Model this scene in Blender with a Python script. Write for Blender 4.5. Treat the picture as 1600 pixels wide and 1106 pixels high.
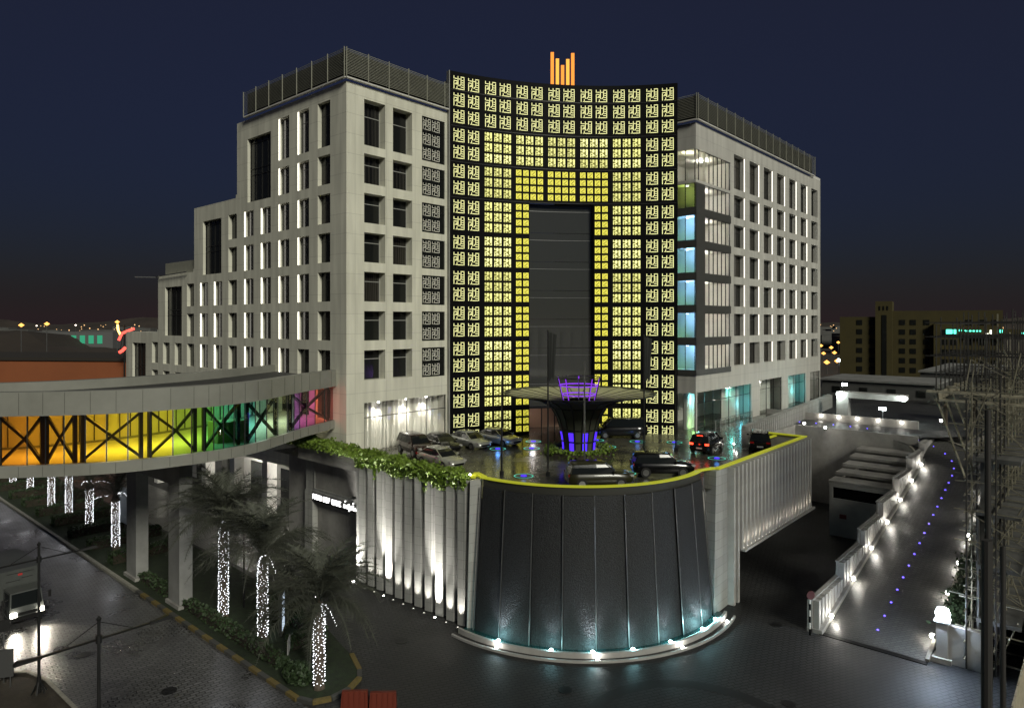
import bpy, bmesh, math, random
from math import sin, cos, pi, radians, sqrt, atan2
from mathutils import Vector, Matrix
random.seed(11)
SC = bpy.context.scene
for o in list(bpy.data.objects): bpy.data.objects.remove(o)

# ------------------------------------------------------------------ camera
# x runs along the hotel's front walls, y along the avenue; the camera stands on a roof 20 m up
cd = bpy.data.cameras.new('camera'); cam = bpy.data.objects.new('camera', cd); SC.collection.objects.link(cam)
cam.location = (0, 0, 20); cam.rotation_euler = (pi/2, 0, radians(-48.6))
cd.sensor_width = 36; cd.lens = 24.0; cd.shift_y = -50/1600; cd.clip_start = .5; cd.clip_end = 9000
SC.camera = cam
# ------------------------------------------------------------------ sky and light
w = bpy.data.worlds.new('World'); SC.world = w; w.use_nodes = True
wn = w.node_tree.nodes; wl = w.node_tree.links
sky = wn.new('ShaderNodeTexSky'); sky.sky_type = 'NISHITA'; sky.sun_disc = False
SUN_AZ = radians(250.0)                      # where the light comes from, seen from above, counter-clockwise from +x
SUN_EL = radians(30.0)
sky.sun_elevation = radians(0.5); sky.sun_rotation = radians(220)      # the sun has just set behind the camera
sky.air_density = 1.0; sky.dust_density = 0.0; sky.ozone_density = 6.0
bg = wn['Background']; bg.inputs[1].default_value = .031
wl.new(sky.outputs[0], bg.inputs[0])
glow = wn.new('ShaderNodeBackground'); glow.inputs[0].default_value = (.0120,.0115,.0145,1); glow.inputs[1].default_value = 1.0   # even city glow over the whole sky
addw = wn.new('ShaderNodeAddShader'); wl.new(bg.outputs[0], addw.inputs[0]); wl.new(glow.outputs[0], addw.inputs[1]); wl.new(addw.outputs[0], wn['World Output'].inputs[0])
sd = bpy.data.lights.new('flood_stand_in', 'SUN'); sd.energy = 2.25; sd.angle = radians(16); sd.color = (1.0, .98, .84)  # broad sun lamp added, standing in for unseen facade floodlights
so = bpy.data.objects.new('flood_stand_in', sd); SC.collection.objects.link(so)
_d = Vector((cos(SUN_AZ)*cos(SUN_EL), sin(SUN_AZ)*cos(SUN_EL), sin(SUN_EL)))
so.rotation_euler = _d.to_track_quat('Z', 'Y').to_euler()
vs = SC.view_settings; vs.view_transform = 'Standard'; vs.look = 'None'; vs.exposure = 0; vs.gamma = 1; vs.use_curve_mapping = False
SC.render.engine = 'CYCLES'
cy = SC.cycles
cy.use_denoising = True; cy.max_bounces = 6; cy.diffuse_bounces = 2; cy.glossy_bounces = 3; cy.transmission_bounces = 4
cy.transparent_max_bounces = 12; cy.caustics_reflective = False; cy.caustics_refractive = False
cy.sample_clamp_indirect = 4; cy.sample_clamp_direct = 0; cy.use_light_tree = True; cy.blur_glossy = 1.0
cy.use_adaptive_sampling = True; cy.adaptive_threshold = .015
try: cy.denoiser = 'OPENIMAGEDENOISE'
except Exception: pass

# ------------------------------------------------------------------ helpers
COL = SC.collection
class MB:
    def __init__(s): s.v = []; s.f = []
    def quad(s, a, b, c, d):
        n = len(s.v); s.v += [tuple(a), tuple(b), tuple(c), tuple(d)]; s.f.append((n, n+1, n+2, n+3)); return s
    def poly(s, pts):
        n = len(s.v); s.v += [tuple(p) for p in pts]; s.f.append(tuple(range(n, n+len(pts)))); return s
    def hexa(s, p):      # 8 corners: bottom ring then top ring
        n = len(s.v); s.v += [tuple(q) for q in p]
        for f in ((3,2,1,0),(4,5,6,7),(0,1,5,4),(1,2,6,5),(2,3,7,6),(3,0,4,7)): s.f.append(tuple(n+i for i in f))
        return s
    def box(s, x0, x1, y0, y1, z0, z1):
        return s.hexa([(x0,y0,z0),(x1,y0,z0),(x1,y1,z0),(x0,y1,z0),(x0,y0,z1),(x1,y0,z1),(x1,y1,z1),(x0,y1,z1)])
    def obox(s, c, h, rz=0):
        ca, sa = cos(rz), sin(rz); P = []
        for z in (-1, 1):
            for x, y in ((-1,-1),(1,-1),(1,1),(-1,1)):
                X, Y = x*h[0], y*h[1]; P.append((c[0]+X*ca-Y*sa, c[1]+X*sa+Y*ca, c[2]+z*h[2]))
        return s.hexa(P)
    def bar(s, a, b, w, t=None):     # a square bar from a to b
        a, b = Vector(a), Vector(b); d = (b-a).normalized(); up = Vector((0,0,1)) if abs(d.z) < .95 else Vector((1,0,0))
        r = d.cross(up).normalized()*(w/2); u = r.cross(d).normalized()*((t or w)/2)
        return s.hexa([a-r-u, a+r-u, a+r+u, a-r+u, b-r-u, b+r-u, b+r+u, b-r+u])
    def cyl(s, a, b, r0, r1=None, n=10, cap=True):
        r1 = r0 if r1 is None else r1; a, b = Vector(a), Vector(b); d = (b-a).normalized()
        up = Vector((0,0,1)) if abs(d.z) < .95 else Vector((1,0,0)); x = d.cross(up).normalized(); y = d.cross(x)
        k = len(s.v)
        for p, r in ((a, r0), (b, r1)):
            for i in range(n):
                q = p + x*(cos(2*pi*i/n)*r) + y*(sin(2*pi*i/n)*r); s.v.append(tuple(q))
        for i in range(n): j = (i+1) % n; s.f.append((k+i, k+j, k+n+j, k+n+i))
        if cap: s.f.append(tuple(k+i for i in reversed(range(n)))); s.f.append(tuple(k+n+i for i in range(n)))
        return s
    def tube(s, pts, r, n=6):
        for a, b in zip(pts, pts[1:]): s.cyl(a, b, r, r, n)
        return s
    def lathe(s, c, prof, n=24, a0=0, a1=2*pi, closed=True):
        k = len(s.v); m = n if closed else n+1
        for r, z in prof:
            for i in range(m):
                a = a0+(a1-a0)*i/n; s.v.append((c[0]+r*cos(a), c[1]+r*sin(a), c[2]+z))
        for j in range(len(prof)-1):
            for i in range(n):
                i2 = (i+1) % m; s.f.append((k+j*m+i, k+j*m+i2, k+(j+1)*m+i2, k+(j+1)*m+i))
        return s
    def ribbon(s, A, B):             # strip between two polylines
        k = len(s.v); n = len(A); s.v += [tuple(p) for p in A]+[tuple(p) for p in B]
        for i in range(n-1): s.f.append((k+i, k+i+1, k+n+i+1, k+n+i))
        return s
    def prism(s, pts, z0, z1):
        n = len(pts); k = len(s.v)
        s.v += [(p[0],p[1],z0) for p in pts]+[(p[0],p[1],z1) for p in pts]
        s.f.append(tuple(k+i for i in reversed(range(n)))); s.f.append(tuple(k+n+i for i in range(n)))
        for i in range(n): j = (i+1) % n; s.f.append((k+i, k+j, k+n+j, k+n+i))
        return s
    def octa(s, c, r):
        k = len(s.v); s.v += [(c[0]+r,c[1],c[2]),(c[0]-r,c[1],c[2]),(c[0],c[1]+r,c[2]),(c[0],c[1]-r,c[2]),(c[0],c[1],c[2]+r),(c[0],c[1],c[2]-r)]
        for f in ((0,2,4),(2,1,4),(1,3,4),(3,0,4),(2,0,5),(1,2,5),(3,1,5),(0,3,5)): s.f.append(tuple(k+i for i in f))
        return s
    def mesh(s, name, m, smooth=False):
        me = bpy.data.meshes.new(name); me.from_pydata(s.v, [], s.f); me.update()
        if m: me.materials.append(m)
        if smooth: me.polygons.foreach_set('use_smooth', [True]*len(me.polygons))
        return me
def acc(o):
    t = Vector((0,0,0))
    while o: t += o.location; o = o.parent
    return t
def link(name, me, parent=None, loc=None):
    o = bpy.data.objects.new(name, me); COL.objects.link(o)
    if parent: o.parent = parent; o.location = -acc(parent) if loc is None else loc
    elif loc is not None: o.location = loc
    return o
def tag(o, label=None, cat=None, group=None, kind=None):
    if label: o['label'] = label
    if cat: o['category'] = cat
    if group: o['group'] = group
    if kind: o['kind'] = kind
    return o
def part(mb, name, m, parent, smooth=False, loc=None): return link(name, mb.mesh(name, m, smooth), parent, loc)
def thing(name, label, cat, loc=(0,0,0), group=None, rz=0):
    o = bpy.data.objects.new(name, None); COL.objects.link(o); o.location = loc; o.rotation_euler = (0,0,rz)
    o.empty_display_size = .3
    return tag(o, label, cat, group)
def solo(mb, name, m, label, cat, group=None, smooth=False): return tag(link(name, mb.mesh(name, m, smooth)), label, cat, group)
def struct(mb, name, m, smooth=False): return tag(link(name, mb.mesh(name, m, smooth)), kind='structure')
def copy_tree(o, parent=None):
    c = o.copy(); COL.objects.link(c); c.parent = parent
    for ch in list(o.children): copy_tree(ch, c)
    return c
def put(root, loc, rz=0, label=None, first=[None]):
    c = copy_tree(root); c.location = loc; c.rotation_euler = (0,0,rz)
    if label: c['label'] = label
    return c
def lamp(kind, loc, energy, color, parent, size=.1, aim=None, spot=None, blend=.6):
    l = bpy.data.lights.new('lamp_light', kind); l.energy = energy; l.color = color
    if kind == 'AREA': l.size = size
    else: l.shadow_soft_size = size
    if kind == 'SPOT': l.spot_size = radians(spot or 90); l.spot_blend = blend
    o = bpy.data.objects.new('lamp_light', l); COL.objects.link(o)
    if parent: o.parent = parent; o.location = Vector(loc)-acc(parent)
    else: o.location = loc
    if aim is not None: o.rotation_euler = (Vector(aim)-Vector(loc)).to_track_quat('-Z', 'Y').to_euler()
    return o

# ------------------------------------------------------------------ materials
def mat(name, col, rough=.6, metal=0., var=.0, scale=1., bump=0., bscale=8., spec=.5, stretch=(1,1,1), coat=0., tint=None):
    m = bpy.data.materials.new(name); m.use_nodes = True; nt = m.node_tree; n = nt.nodes; b = n['Principled BSDF']
    b.inputs['Base Color'].default_value = (*col, 1); b.inputs['Roughness'].default_value = rough; b.inputs['Metallic'].default_value = metal
    b.inputs['Specular IOR Level'].default_value = spec; b.inputs['Coat Weight'].default_value = coat
    if var or bump:
        tc = n.new('ShaderNodeTexCoord'); mp = n.new('ShaderNodeMapping'); mp.inputs['Scale'].default_value = stretch
        nt.links.new(tc.outputs['Object'], mp.inputs[0])
    if var:
        t = n.new('ShaderNodeTexNoise'); t.inputs['Scale'].default_value = scale; t.inputs['Detail'].default_value = 6; t.inputs['Roughness'].default_value = .65
        nt.links.new(mp.outputs[0], t.inputs['Vector'])
        r = n.new('ShaderNodeValToRGB'); r.color_ramp.elements[0].position = .3; r.color_ramp.elements[1].position = .7
        c0 = tint or tuple(c*(1-var) for c in col)
        r.color_ramp.elements[0].color = (*c0, 1); r.color_ramp.elements[1].color = (*[min(1, c*(1+var*.5)) for c in col], 1)
        nt.links.new(t.outputs['Fac'], r.inputs[0]); nt.links.new(r.outputs[0], b.inputs['Base Color'])
        mr = n.new('ShaderNodeMapRange'); mr.inputs[3].default_value = max(.02, rough-.12*var-.03); mr.inputs[4].default_value = min(1, rough+.25*var)
        nt.links.new(t.outputs['Fac'], mr.inputs[0]); nt.links.new(mr.outputs[0], b.inputs['Roughness'])
    if bump:
        t2 = n.new('ShaderNodeTexNoise'); t2.inputs['Scale'].default_value = bscale; t2.inputs['Detail'].default_value = 4
        nt.links.new(mp.outputs[0], t2.inputs['Vector'])
        bp = n.new('ShaderNodeBump'); bp.inputs['Strength'].default_value = bump; bp.inputs['Distance'].default_value = .05
        nt.links.new(t2.outputs['Fac'], bp.inputs['Height']); nt.links.new(bp.outputs[0], b.inputs['Normal'])
    return m
def brickmat(name, c1, c2, mortar, bw, bh, ms, rough=.5, rot=0., bump=.5, var=.35, nscale=.25, axes='xy', spec=.5):
    m = bpy.data.materials.new(name); m.use_nodes = True; nt = m.node_tree; n = nt.nodes; L = nt.links.new; b = n['Principled BSDF']
    tc = n.new('ShaderNodeTexCoord'); sx = n.new('ShaderNodeSeparateXYZ'); cx = n.new('ShaderNodeCombineXYZ'); L(tc.outputs['Object'], sx.inputs[0])
    if axes == 'wall':
        ad = n.new('ShaderNodeMath'); ad.operation = 'ADD'; L(sx.outputs[0], ad.inputs[0]); L(sx.outputs[1], ad.inputs[1]); L(ad.outputs[0], cx.inputs[0]); L(sx.outputs[2], cx.inputs[1])
    else: L(sx.outputs[0], cx.inputs[0]); L(sx.outputs[1], cx.inputs[1])
    mp = n.new('ShaderNodeMapping'); mp.inputs['Rotation'].default_value = (0,0,rot); L(cx.outputs[0], mp.inputs[0])
    t = n.new('ShaderNodeTexBrick'); t.inputs['Scale'].default_value = 1; t.inputs['Brick Width'].default_value = bw; t.inputs['Row Height'].default_value = bh
    t.inputs['Mortar Size'].default_value = ms; t.inputs['Color1'].default_value = (*c1,1); t.inputs['Color2'].default_value = (*c2,1); t.inputs['Mortar'].default_value = (*mortar,1)
    t.inputs['Mortar Smooth'].default_value = .3; L(mp.outputs[0], t.inputs['Vector'])
    if axes == 'wall': t.offset = 0
    no = n.new('ShaderNodeTexNoise'); no.inputs['Scale'].default_value = nscale; no.inputs['Detail'].default_value = 7; st_ = n.new('ShaderNodeMapping'); st_.inputs['Scale'].default_value = (1,1,.12) if axes == 'wall' else (1,1,1); L(tc.outputs['Object'], st_.inputs[0]); L(st_.outputs[0], no.inputs['Vector'])
    rr = n.new('ShaderNodeMapRange'); rr.inputs[1].default_value = .3; rr.inputs[2].default_value = .7; rr.inputs[3].default_value = 1-var; rr.inputs[4].default_value = 1+var*.6; L(no.outputs['Fac'], rr.inputs[0])
    mx = n.new('ShaderNodeVectorMath'); mx.operation = 'SCALE'; L(t.outputs['Color'], mx.inputs[0]); L(rr.outputs[0], mx.inputs['Scale']); L(mx.outputs[0], b.inputs['Base Color'])
    r2 = n.new('ShaderNodeMapRange'); r2.inputs[1].default_value = .3; r2.inputs[2].default_value = .7; r2.inputs[3].default_value = max(.05, rough-.15); r2.inputs[4].default_value = rough+.15; L(no.outputs['Fac'], r2.inputs[0]); L(r2.outputs[0], b.inputs['Roughness'])
    b.inputs['Specular IOR Level'].default_value = spec
    if bump:
        iv = n.new('ShaderNodeMath'); iv.operation = 'SUBTRACT'; iv.inputs[0].default_value = 1; L(t.outputs['Fac'], iv.inputs[1])
        bp = n.new('ShaderNodeBump'); bp.inputs['Strength'].default_value = bump; bp.inputs['Distance'].default_value = .02; L(iv.outputs[0], bp.inputs['Height']); L(bp.outputs[0], b.inputs['Normal'])
    return m
def emis(name, col, st):
    m = bpy.data.materials.new(name); m.use_nodes = True; b = m.node_tree.nodes['Principled BSDF']
    b.inputs['Base Color'].default_value = (*[c*.5 for c in col], 1); b.inputs['Emission Color'].default_value = (*col, 1); b.inputs['Emission Strength'].default_value = st
    b.inputs['Roughness'].default_value = .6
    return m
def glass(name, col=(1,1,1), gloss=.12, rough=.02):
    m = bpy.data.materials.new(name); m.use_nodes = True; nt = m.node_tree; n = nt.nodes
    for q in list(n): n.remove(q)
    o = n.new('ShaderNodeOutputMaterial'); t = n.new('ShaderNodeBsdfTransparent'); t.inputs[0].default_value = (*col, 1)
    g = n.new('ShaderNodeBsdfGlossy'); g.inputs['Roughness'].default_value = rough
    fr = n.new('ShaderNodeFresnel'); fr.inputs[0].default_value = 1.5; ad = n.new('ShaderNodeMath'); ad.inputs[1].default_value = gloss*.4; nt.links.new(fr.outputs[0], ad.inputs[0]); ad.use_clamp = True
    x = n.new('ShaderNodeMixShader'); nt.links.new(ad.outputs[0], x.inputs[0]); nt.links.new(t.outputs[0], x.inputs[1]); nt.links.new(g.outputs[0], x.inputs[2]); nt.links.new(x.outputs[0], o.inputs[0])
    return m
M = dict(
    wall=brickmat('white_cladding', (.72,.71,.60), (.69,.68,.575), (.56,.55,.47), 3.38, 1.725, .028, .55, bump=.25, var=.16, nscale=1.3, axes='wall'),  # yellowish floodlight tint is put into this colour
    bridge=mat('bridge_metal', (.25,.25,.22), .45, var=.15, scale=.5),
    pier=mat('pier_concrete', (.26,.26,.25), .75, var=.25, scale=.6),
    palewall=mat('dull_white', (.36,.35,.33), .6, var=.2, scale=.8),
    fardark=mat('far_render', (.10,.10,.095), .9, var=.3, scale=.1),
    wall_dim=brickmat('dimmed_white_cladding', (.54,.53,.485), (.515,.505,.465), (.42,.41,.385), 4.5, 1.725, .028, .55, bump=.25, var=.18, nscale=1.3, axes='wall'),  # same cladding on the right wing; its weaker floodlight is painted in as darker
    white=mat('white_paint', (.68,.67,.63), .5, var=.12, scale=.8),
    rib=brickmat('podium_stone', (.33,.33,.31), (.28,.28,.265), (.17,.17,.16), 1.1, .62, .012, .6, bump=.2, var=.3, nscale=.7, axes='wall'),
    curtglass=None,
    darkglass=mat('dark_glass', (.012,.013,.012), .16, spec=.35, bump=.015, bscale=1.2),
    midglass=mat('grey_glass', (.05,.052,.05), .08, spec=.9, bump=.02, bscale=.8),
    mirror=mat('reflective_glass', (.10,.11,.10), .04, metal=.75, bump=.02, bscale=.9),
    frame=mat('dark_frame', (.03,.03,.03), .4, metal=.5),
    ltframe=mat('pale_frame', (.35,.35,.33), .4),
    louvre=mat('louvre_metal', (.34,.34,.28), .5, metal=.2, var=.15, scale=2),
    roofm=mat('roof_membrane', (.22,.22,.21), .9, var=.3, scale=.6),
    black=mat('black_panel', (.0015,.0015,.002), .6, spec=.1), darkband=mat('dark_band', (.03,.03,.025), .6),
    steel=mat('grey_steel', (.25,.25,.25), .35, metal=.8, var=.1, scale=3),
    pole=mat('dark_pole', (.018,.018,.018), .45, metal=.4),
    concrete=mat('concrete', (.32,.31,.29), .8, var=.35, scale=.5, bump=.25, bscale=6),
    asphalt=brickmat('forecourt_setts', (.036,.036,.035), (.027,.027,.028), (.012,.012,.012), .50, .25, .04, .62, rot=.5, bump=.8, var=.6, nscale=.16),
    ground=mat('far_ground', (.06,.05,.042), .9, var=.5, scale=.02),
    paver=brickmat('street_pavers', (.125,.125,.125), (.080,.080,.080), (.02,.02,.02), .46, .25, .035, .34, rot=.12, bump=1.0, var=.5, nscale=.25),
    paver2=brickmat('ramp_pavers', (.085,.084,.078), (.062,.061,.058), (.02,.02,.02), .4, .2, .022, .5, rot=pi/4, bump=.8, var=.35, nscale=.2),
    deck=brickmat('deck_stone', (.085,.082,.065), (.060,.058,.046), (.02,.02,.018), 1.2, .6, .02, .22, bump=.5, var=.4, nscale=.3, spec=.7),
    soil=mat('soil', (.035,.028,.018), .95, var=.5, scale=1.5, bump=.5, bscale=10),
    lawn=mat('lawn', (.018,.030,.010), .95, var=.6, scale=3, bump=.6, bscale=30),
    kerb_y=mat('kerb_yellow', (.15,.11,.03), .7, var=.35, scale=6), kerb_b=mat('kerb_black', (.06,.06,.055), .7, var=.35, scale=6),
    kerb_g=mat('kerb_stone', (.27,.26,.22), .75, var=.35, scale=3),
    granite=mat('black_granite', (.028,.029,.031), .5, var=.95, scale=15, bump=1.0, bscale=12, spec=.3),
    lime=emis('lime_lit_coping', (.58,.60,.03), .42),
    water=mat('pool_water', (.01,.05,.05), .06, bump=.3, bscale=5),
    led=emis('cream_glyph_light', (.95,.94,.42), .95), led2=emis('yellow_glyph_light', (.95,.93,.33), .98), led2b=emis('bright_yellow_glyph_light', (1,.98,.42), 1.08), led2c=emis('dim_yellow_glyph_light', (.88,.86,.30), .80), led3=emis('deep_yellow_glyph_light', (.95,.87,.11), .92),
    ledbg2=emis('glyph_glow_mid', (.30,.29,.04), .22), ledbg3=emis('glyph_glow_deep', (.62,.57,.05), .40),
    strip=emis('white_light_strip', (1,.95,.84), 2.6), strip2=emis('soft_light_strip', (1,.94,.82), 2.0), stripw=emis('warm_light_strip', (1,.83,.68), 6),
    bulb=emis('white_bulb', (1,.97,.90), 30), dot=emis('small_bulb', (.93,.95,1.0), 4), warm=emis('sodium_lamp', (1,.46,.10), 2.4), coolw=emis('cool_floodlight', (.85,.98,.95), 40),
    orange=emis('orange_sign', (1,.30,.03), 1.1), orange2=emis('amber_sign', (1,.42,.05), 1.25),
    blue=emis('blue_led', (.07,.02,1.0), 1.6), violet=emis('violet_led', (.28,.04,.9), .8), cyan=emis('cyan_ring', (.15,.85,.62), .7), stud=emis('blue_stud', (.12,.08,1.0), 7),
    redl=emis('red_tail_light', (1,.05,.02), 5), headl=emis('headlamp', (1,.93,.78), 60), neon=emis('red_neon', (1,.10,.07), 2.2), green=emis('green_sign', (.10,.9,.62), 3.2), dimgreen=emis('dim_green_light', (.05,.45,.25), .5),
    tyre=mat('tyre_rubber', (.012,.012,.012), .85), rim=mat('alloy', (.4,.4,.4), .3, metal=.9),
    carglass=mat('car_glass', (.010,.012,.012), .12, spec=.3),
    leaf=mat('hedge_leaf', (.14,.22,.022), .6, var=.5, scale=3), leaf2=mat('palm_leaf', (.085,.092,.070), .6, var=.4, scale=2), leaf3=mat('dark_shrub_leaf', (.030,.055,.018), .65, var=.5, scale=2),
    trunk=mat('palm_bark', (.09,.07,.05), .95, var=.5, scale=4, bump=.9, bscale=9),
    wood=mat('bare_plank', (.42,.38,.28), .8, var=.4, scale=2), scaf=mat('scaffold_tube', (.30,.28,.21), .5, metal=.4, var=.4, scale=2), scafd=mat('scaffold_dark', (.03,.028,.026), .7),
    ochre=mat('ochre_render', (.060,.048,.012), .85, var=.2, scale=.2), terracotta=mat('terracotta_wall', (.28,.088,.032), .8, var=.15, scale=.1),
    curtain=mat('white_curtain', (.80,.78,.72), .9), room=mat('room_wall', (.70,.68,.62), .85), plastic=mat('orange_plastic', (.13,.018,.006), .5),
)

# dark glass with drawn curtains faintly showing behind it
def curtain_glass(name, c0, c1, sc):
    m = mat(name, c0, .16, spec=.35); nt = m.node_tree; n = nt.nodes
    tc = n.new('ShaderNodeTexCoord'); wv = n.new('ShaderNodeTexWave'); wv.bands_direction = 'DIAGONAL'; wv.inputs['Scale'].default_value = sc; wv.inputs['Distortion'].default_value = 2.5; wv.inputs['Detail'].default_value = 2
    mp = n.new('ShaderNodeMapping'); mp.inputs['Scale'].default_value = (1,1,.02); nt.links.new(tc.outputs['Object'], mp.inputs[0]); nt.links.new(mp.outputs[0], wv.inputs['Vector'])
    r = n.new('ShaderNodeValToRGB'); r.color_ramp.elements[0].color = (*c0,1); r.color_ramp.elements[1].color = (*c1,1); r.color_ramp.elements[0].position = .35
    nt.links.new(wv.outputs['Fac'], r.inputs[0]); nt.links.new(r.outputs[0], n['Principled BSDF'].inputs['Base Color']); return m
M['curtglass'] = curtain_glass('curtained_glass', (.014,.013,.011), (.050,.046,.038), 3.0); M['curtglass2'] = curtain_glass('half_curtained_glass', (.010,.010,.010), (.028,.027,.024), 1.6)
GLS = [M['darkglass'], M['curtglass'], M['curtglass2'], M['darkglass']]
# ================================================================== GROUND
struct(MB().quad((-2500,-2500,-.06),(6000,-2500,-.06),(6000,6000,-.06),(-2500,6000,-.06)), 'ground', M['ground'])
struct(MB().poly([(19.7,-30,-.03),(120,-30,-.03),(120,14.6,-.03),(82,14.6,-.03),(82,27.2,-.03),(40,27.2,-.03),(40,55,-.03),(40,140,-.03),(19.7,140,-.03)]), 'forecourt', M['asphalt'])
struct(MB().quad((2,-30,-.02),(19.6,-30,-.02),(19.6,220,-.02),(2,220,-.02)), 'avenue', M['paver'])
struct(MB().quad((27.2,52,-.02),(33.6,52,-.02),(33.6,220,-.02),(27.2,220,-.02)), 'side_lane', M['paver'])
# round inlay in the paving in front of the waterfall
N = 72; ci = (30.2, 14.9)
m = MB(); R0, R1 = 5.0, 5.75
m.ribbon([(ci[0]+R0*cos(2*pi*i/N), ci[1]+R0*sin(2*pi*i/N), -.024) for i in range(N+1)], [(ci[0]+R1*cos(2*pi*i/N), ci[1]+R1*sin(2*pi*i/N), -.024) for i in range(N+1)])
struct(m, 'paving_ring', mat('dark_sett', (.014,.014,.014), .6, var=.4, scale=2))
# ramp
def rampz(x): return max(0., .2*(x-46.4)) if x < 80 else min(8.2, 6.72+(x-80)*.2)
RC = [(46.4,11.2,0.004),(55,11.2,1.72),(64,11.2,3.52),(72,11.2,5.12),(77,11.4,6.12),(80.2,12.8,6.9),(82,15.4,7.6),(82.9,18.8,8.05),(83.1,23,8.2),(82.6,30,8.2)]
def cat(P, n=60):
    out = []
    Q = [Vector(p) for p in P]; Q = [Q[0]*2-Q[1]]+Q+[Q[-1]*2-Q[-2]]; segs = len(P)-1
    for i in range(n+1):
        t = i/n*segs; k = min(int(t), segs-1); t -= k; a, b, c, d = Q[k:k+4]
        out.append(.5*((2*b)+(c-a)*t+(2*a-5*b+4*c-d)*t*t+(3*b-3*c+d-a)*t**3))
    return out
path = cat(RC, 70); A = []; B = []
for i, p in enumerate(path):
    d = (path[min(i+1, len(path)-1)]-path[max(i-1, 0)]); d.z = 0; d.normalize(); nrm = Vector((-d.y, d.x, 0))
    A.append(p+nrm*2.9); B.append(p-nrm*2.95)
struct(MB().ribbon(B, A), 'ramp_road', M['paver2'])
m = MB().ribbon(B, [Vector((p.x, p.y, -.05)) for p in B]); m.ribbon([Vector((p.x,p.y,-.05)) for p in A], A); struct(m, 'ramp_bank', M['concrete'])
def kerbline(name, P, label, w=.22, h=.13):
    m = MB()
    for a, b in zip(P, P[1:]):
        m.bar(Vector(a)+Vector((0,0,h/2)), Vector(b)+Vector((0,0,h/2)), w, h+.04)
    return solo(m, name, M['kerb_g'], label, 'kerb')
kerbline('ramp_kerb', [p+Vector((0,-.0,0)) for p in B[:46]], 'pale stone kerb along the outer side of the rising ramp')
kerbline('ramp_kerb', [p for p in A[:44]], 'pale stone kerb at the foot of the slatted ramp wall')
m = MB()
for y0 in (8.4,): m.box(45.9,46.3,8.2,14.2,-.03,.012)
struct(m, 'drain_strip', M['black'])
# upper lane behind the ramp top, level with the deck
struct(MB().poly([(64.1,20.7,8.1),(64.1,26.8,8.1),(100,29.5,8.1),(118,29.5,8.1),(118,8,8.1),(87.9,8,8.1),(87.9,27.6,8.1),(82.1,27.0,8.1)]), 'upper_lane', M['asphalt']) if False else None
struct(MB().poly([(79.9,27.0,8.12),(79.9,15.2,8.12),(86,10,8.12),(100,8,8.12),(118,8,8.12),(118,40,8.12),(101,40,8.12),(101,29.6,8.12)]), 'upper_lane', M['asphalt'])
struct(MB().box(82.1,118,-2,8.2,-.05,8.0).box(86.1,118,8.2,60,-.05,8.02), 'upper_bank', M['concrete'])
struct(MB().box(64.2,80,27.2,27.6,-.05,8.3).box(79.6,79.88,14.96,27.2,-.05,8.3), 'retaining_wall', M['concrete'])

# ================================================================== PODIUM
CW = Vector((40.9, 29.6)); 
def circ3(a, b, c):
    ax, ay, bx, by, cx, cyy = *a, *b, *c
    d = 2*(ax*(by-cyy)+bx*(cyy-ay)+cx*(ay-by))
    ux = ((ax*ax+ay*ay)*(by-cyy)+(bx*bx+by*by)*(cyy-ay)+(cx*cx+cyy*cyy)*(ay-by))/d
    uy = ((ax*ax+ay*ay)*(cx-bx)+(bx*bx+by*by)*(ax-cx)+(cx*cx+cyy*cyy)*(bx-ax))/d
    return ux, uy, sqrt((ax-ux)**2+(ay-uy)**2)
cx0, cy0, RB = circ3((31.46,30.99), (33.65,24.49), (43.82,20.45))
aL = atan2(30.99-cy0, 31.46-cx0); aR = atan2(20.45-cy0, 43.82-cx0)
if aL < 0: aL += 2*pi
if aR < 0: aR += 2*pi
RT = RB-.75; ZT = 9.25
def ap(a, r, z): return (cx0+r*cos(a), cy0+r*sin(a), z)
DZ = 8.4
pod = thing('podium', 'ribbed pale stone podium carrying the parking deck, with a curved dark water wall', 'podium', (45,35,0))
# deck sheet
arcpts = [ap(aL+(aR-aL)*i/40, RT-.3, DZ) for i in range(41)]
deckpoly = [(34.3,57,DZ),(31.95,57,DZ),(31.95,31.4,DZ)]+arcpts+[(44.8,20.8,DZ),(63.9,20.8,DZ),(63.9,26.9,DZ),(101,29.9,DZ),(101,60,DZ),(34.3,60,DZ)]
struct(MB().poly(deckpoly), 'parking_deck', M['deck'])
# core below the deck
core = [(33.6,57),(33.4,44),(32.4,43.6),(32.2,31.6)]+[(p[0]+.0,p[1]) for p in [ap(aL+(aR-aL)*i/40, RT-.5, 0) for i in range(41)]]+[(45.6,21.2),(46.6,21.2),(46.6,27.1),(101,30.0),(101,57)]
part(MB().prism(core, 0, DZ-.06), 'core', M['concrete'], pod)
part(MB().prism([(46.62,20.75),(63.9,20.75),(63.9,27.05),(46.62,27.05)], 3.7, DZ-.06), 'overhang', M['concrete'], pod)
# left ribbed wall: vertical folded ribs, y 31.2 .. 43.7 at x ~ 31.9
NR = 11; y0, y1 = 43.75, 31.55
ribm = MB(); 
dy = (y0-y1)/NR
# each rib is a wedge: one face shallow, one deep
ribm.prism([(0.15,0),(-.62,-.10),(-.50,-dy*.62),(.15,-dy*.78)], 0, 9.65)
rme = ribm.mesh('rib', M['rib'])
for i in range(NR): link('rib', rme, pod, Vector((32.3-.02*i, y0-dy*i, .001))-pod.location)
part(MB().box(32.3,32.44,31.6,43.7,0,9.6), 'wall_backing', M['rib'], pod)
part(MB().box(31.9,32.5,43.6,44.3,0,9.7), 'corner_pier', M['rib'], pod)
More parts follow.
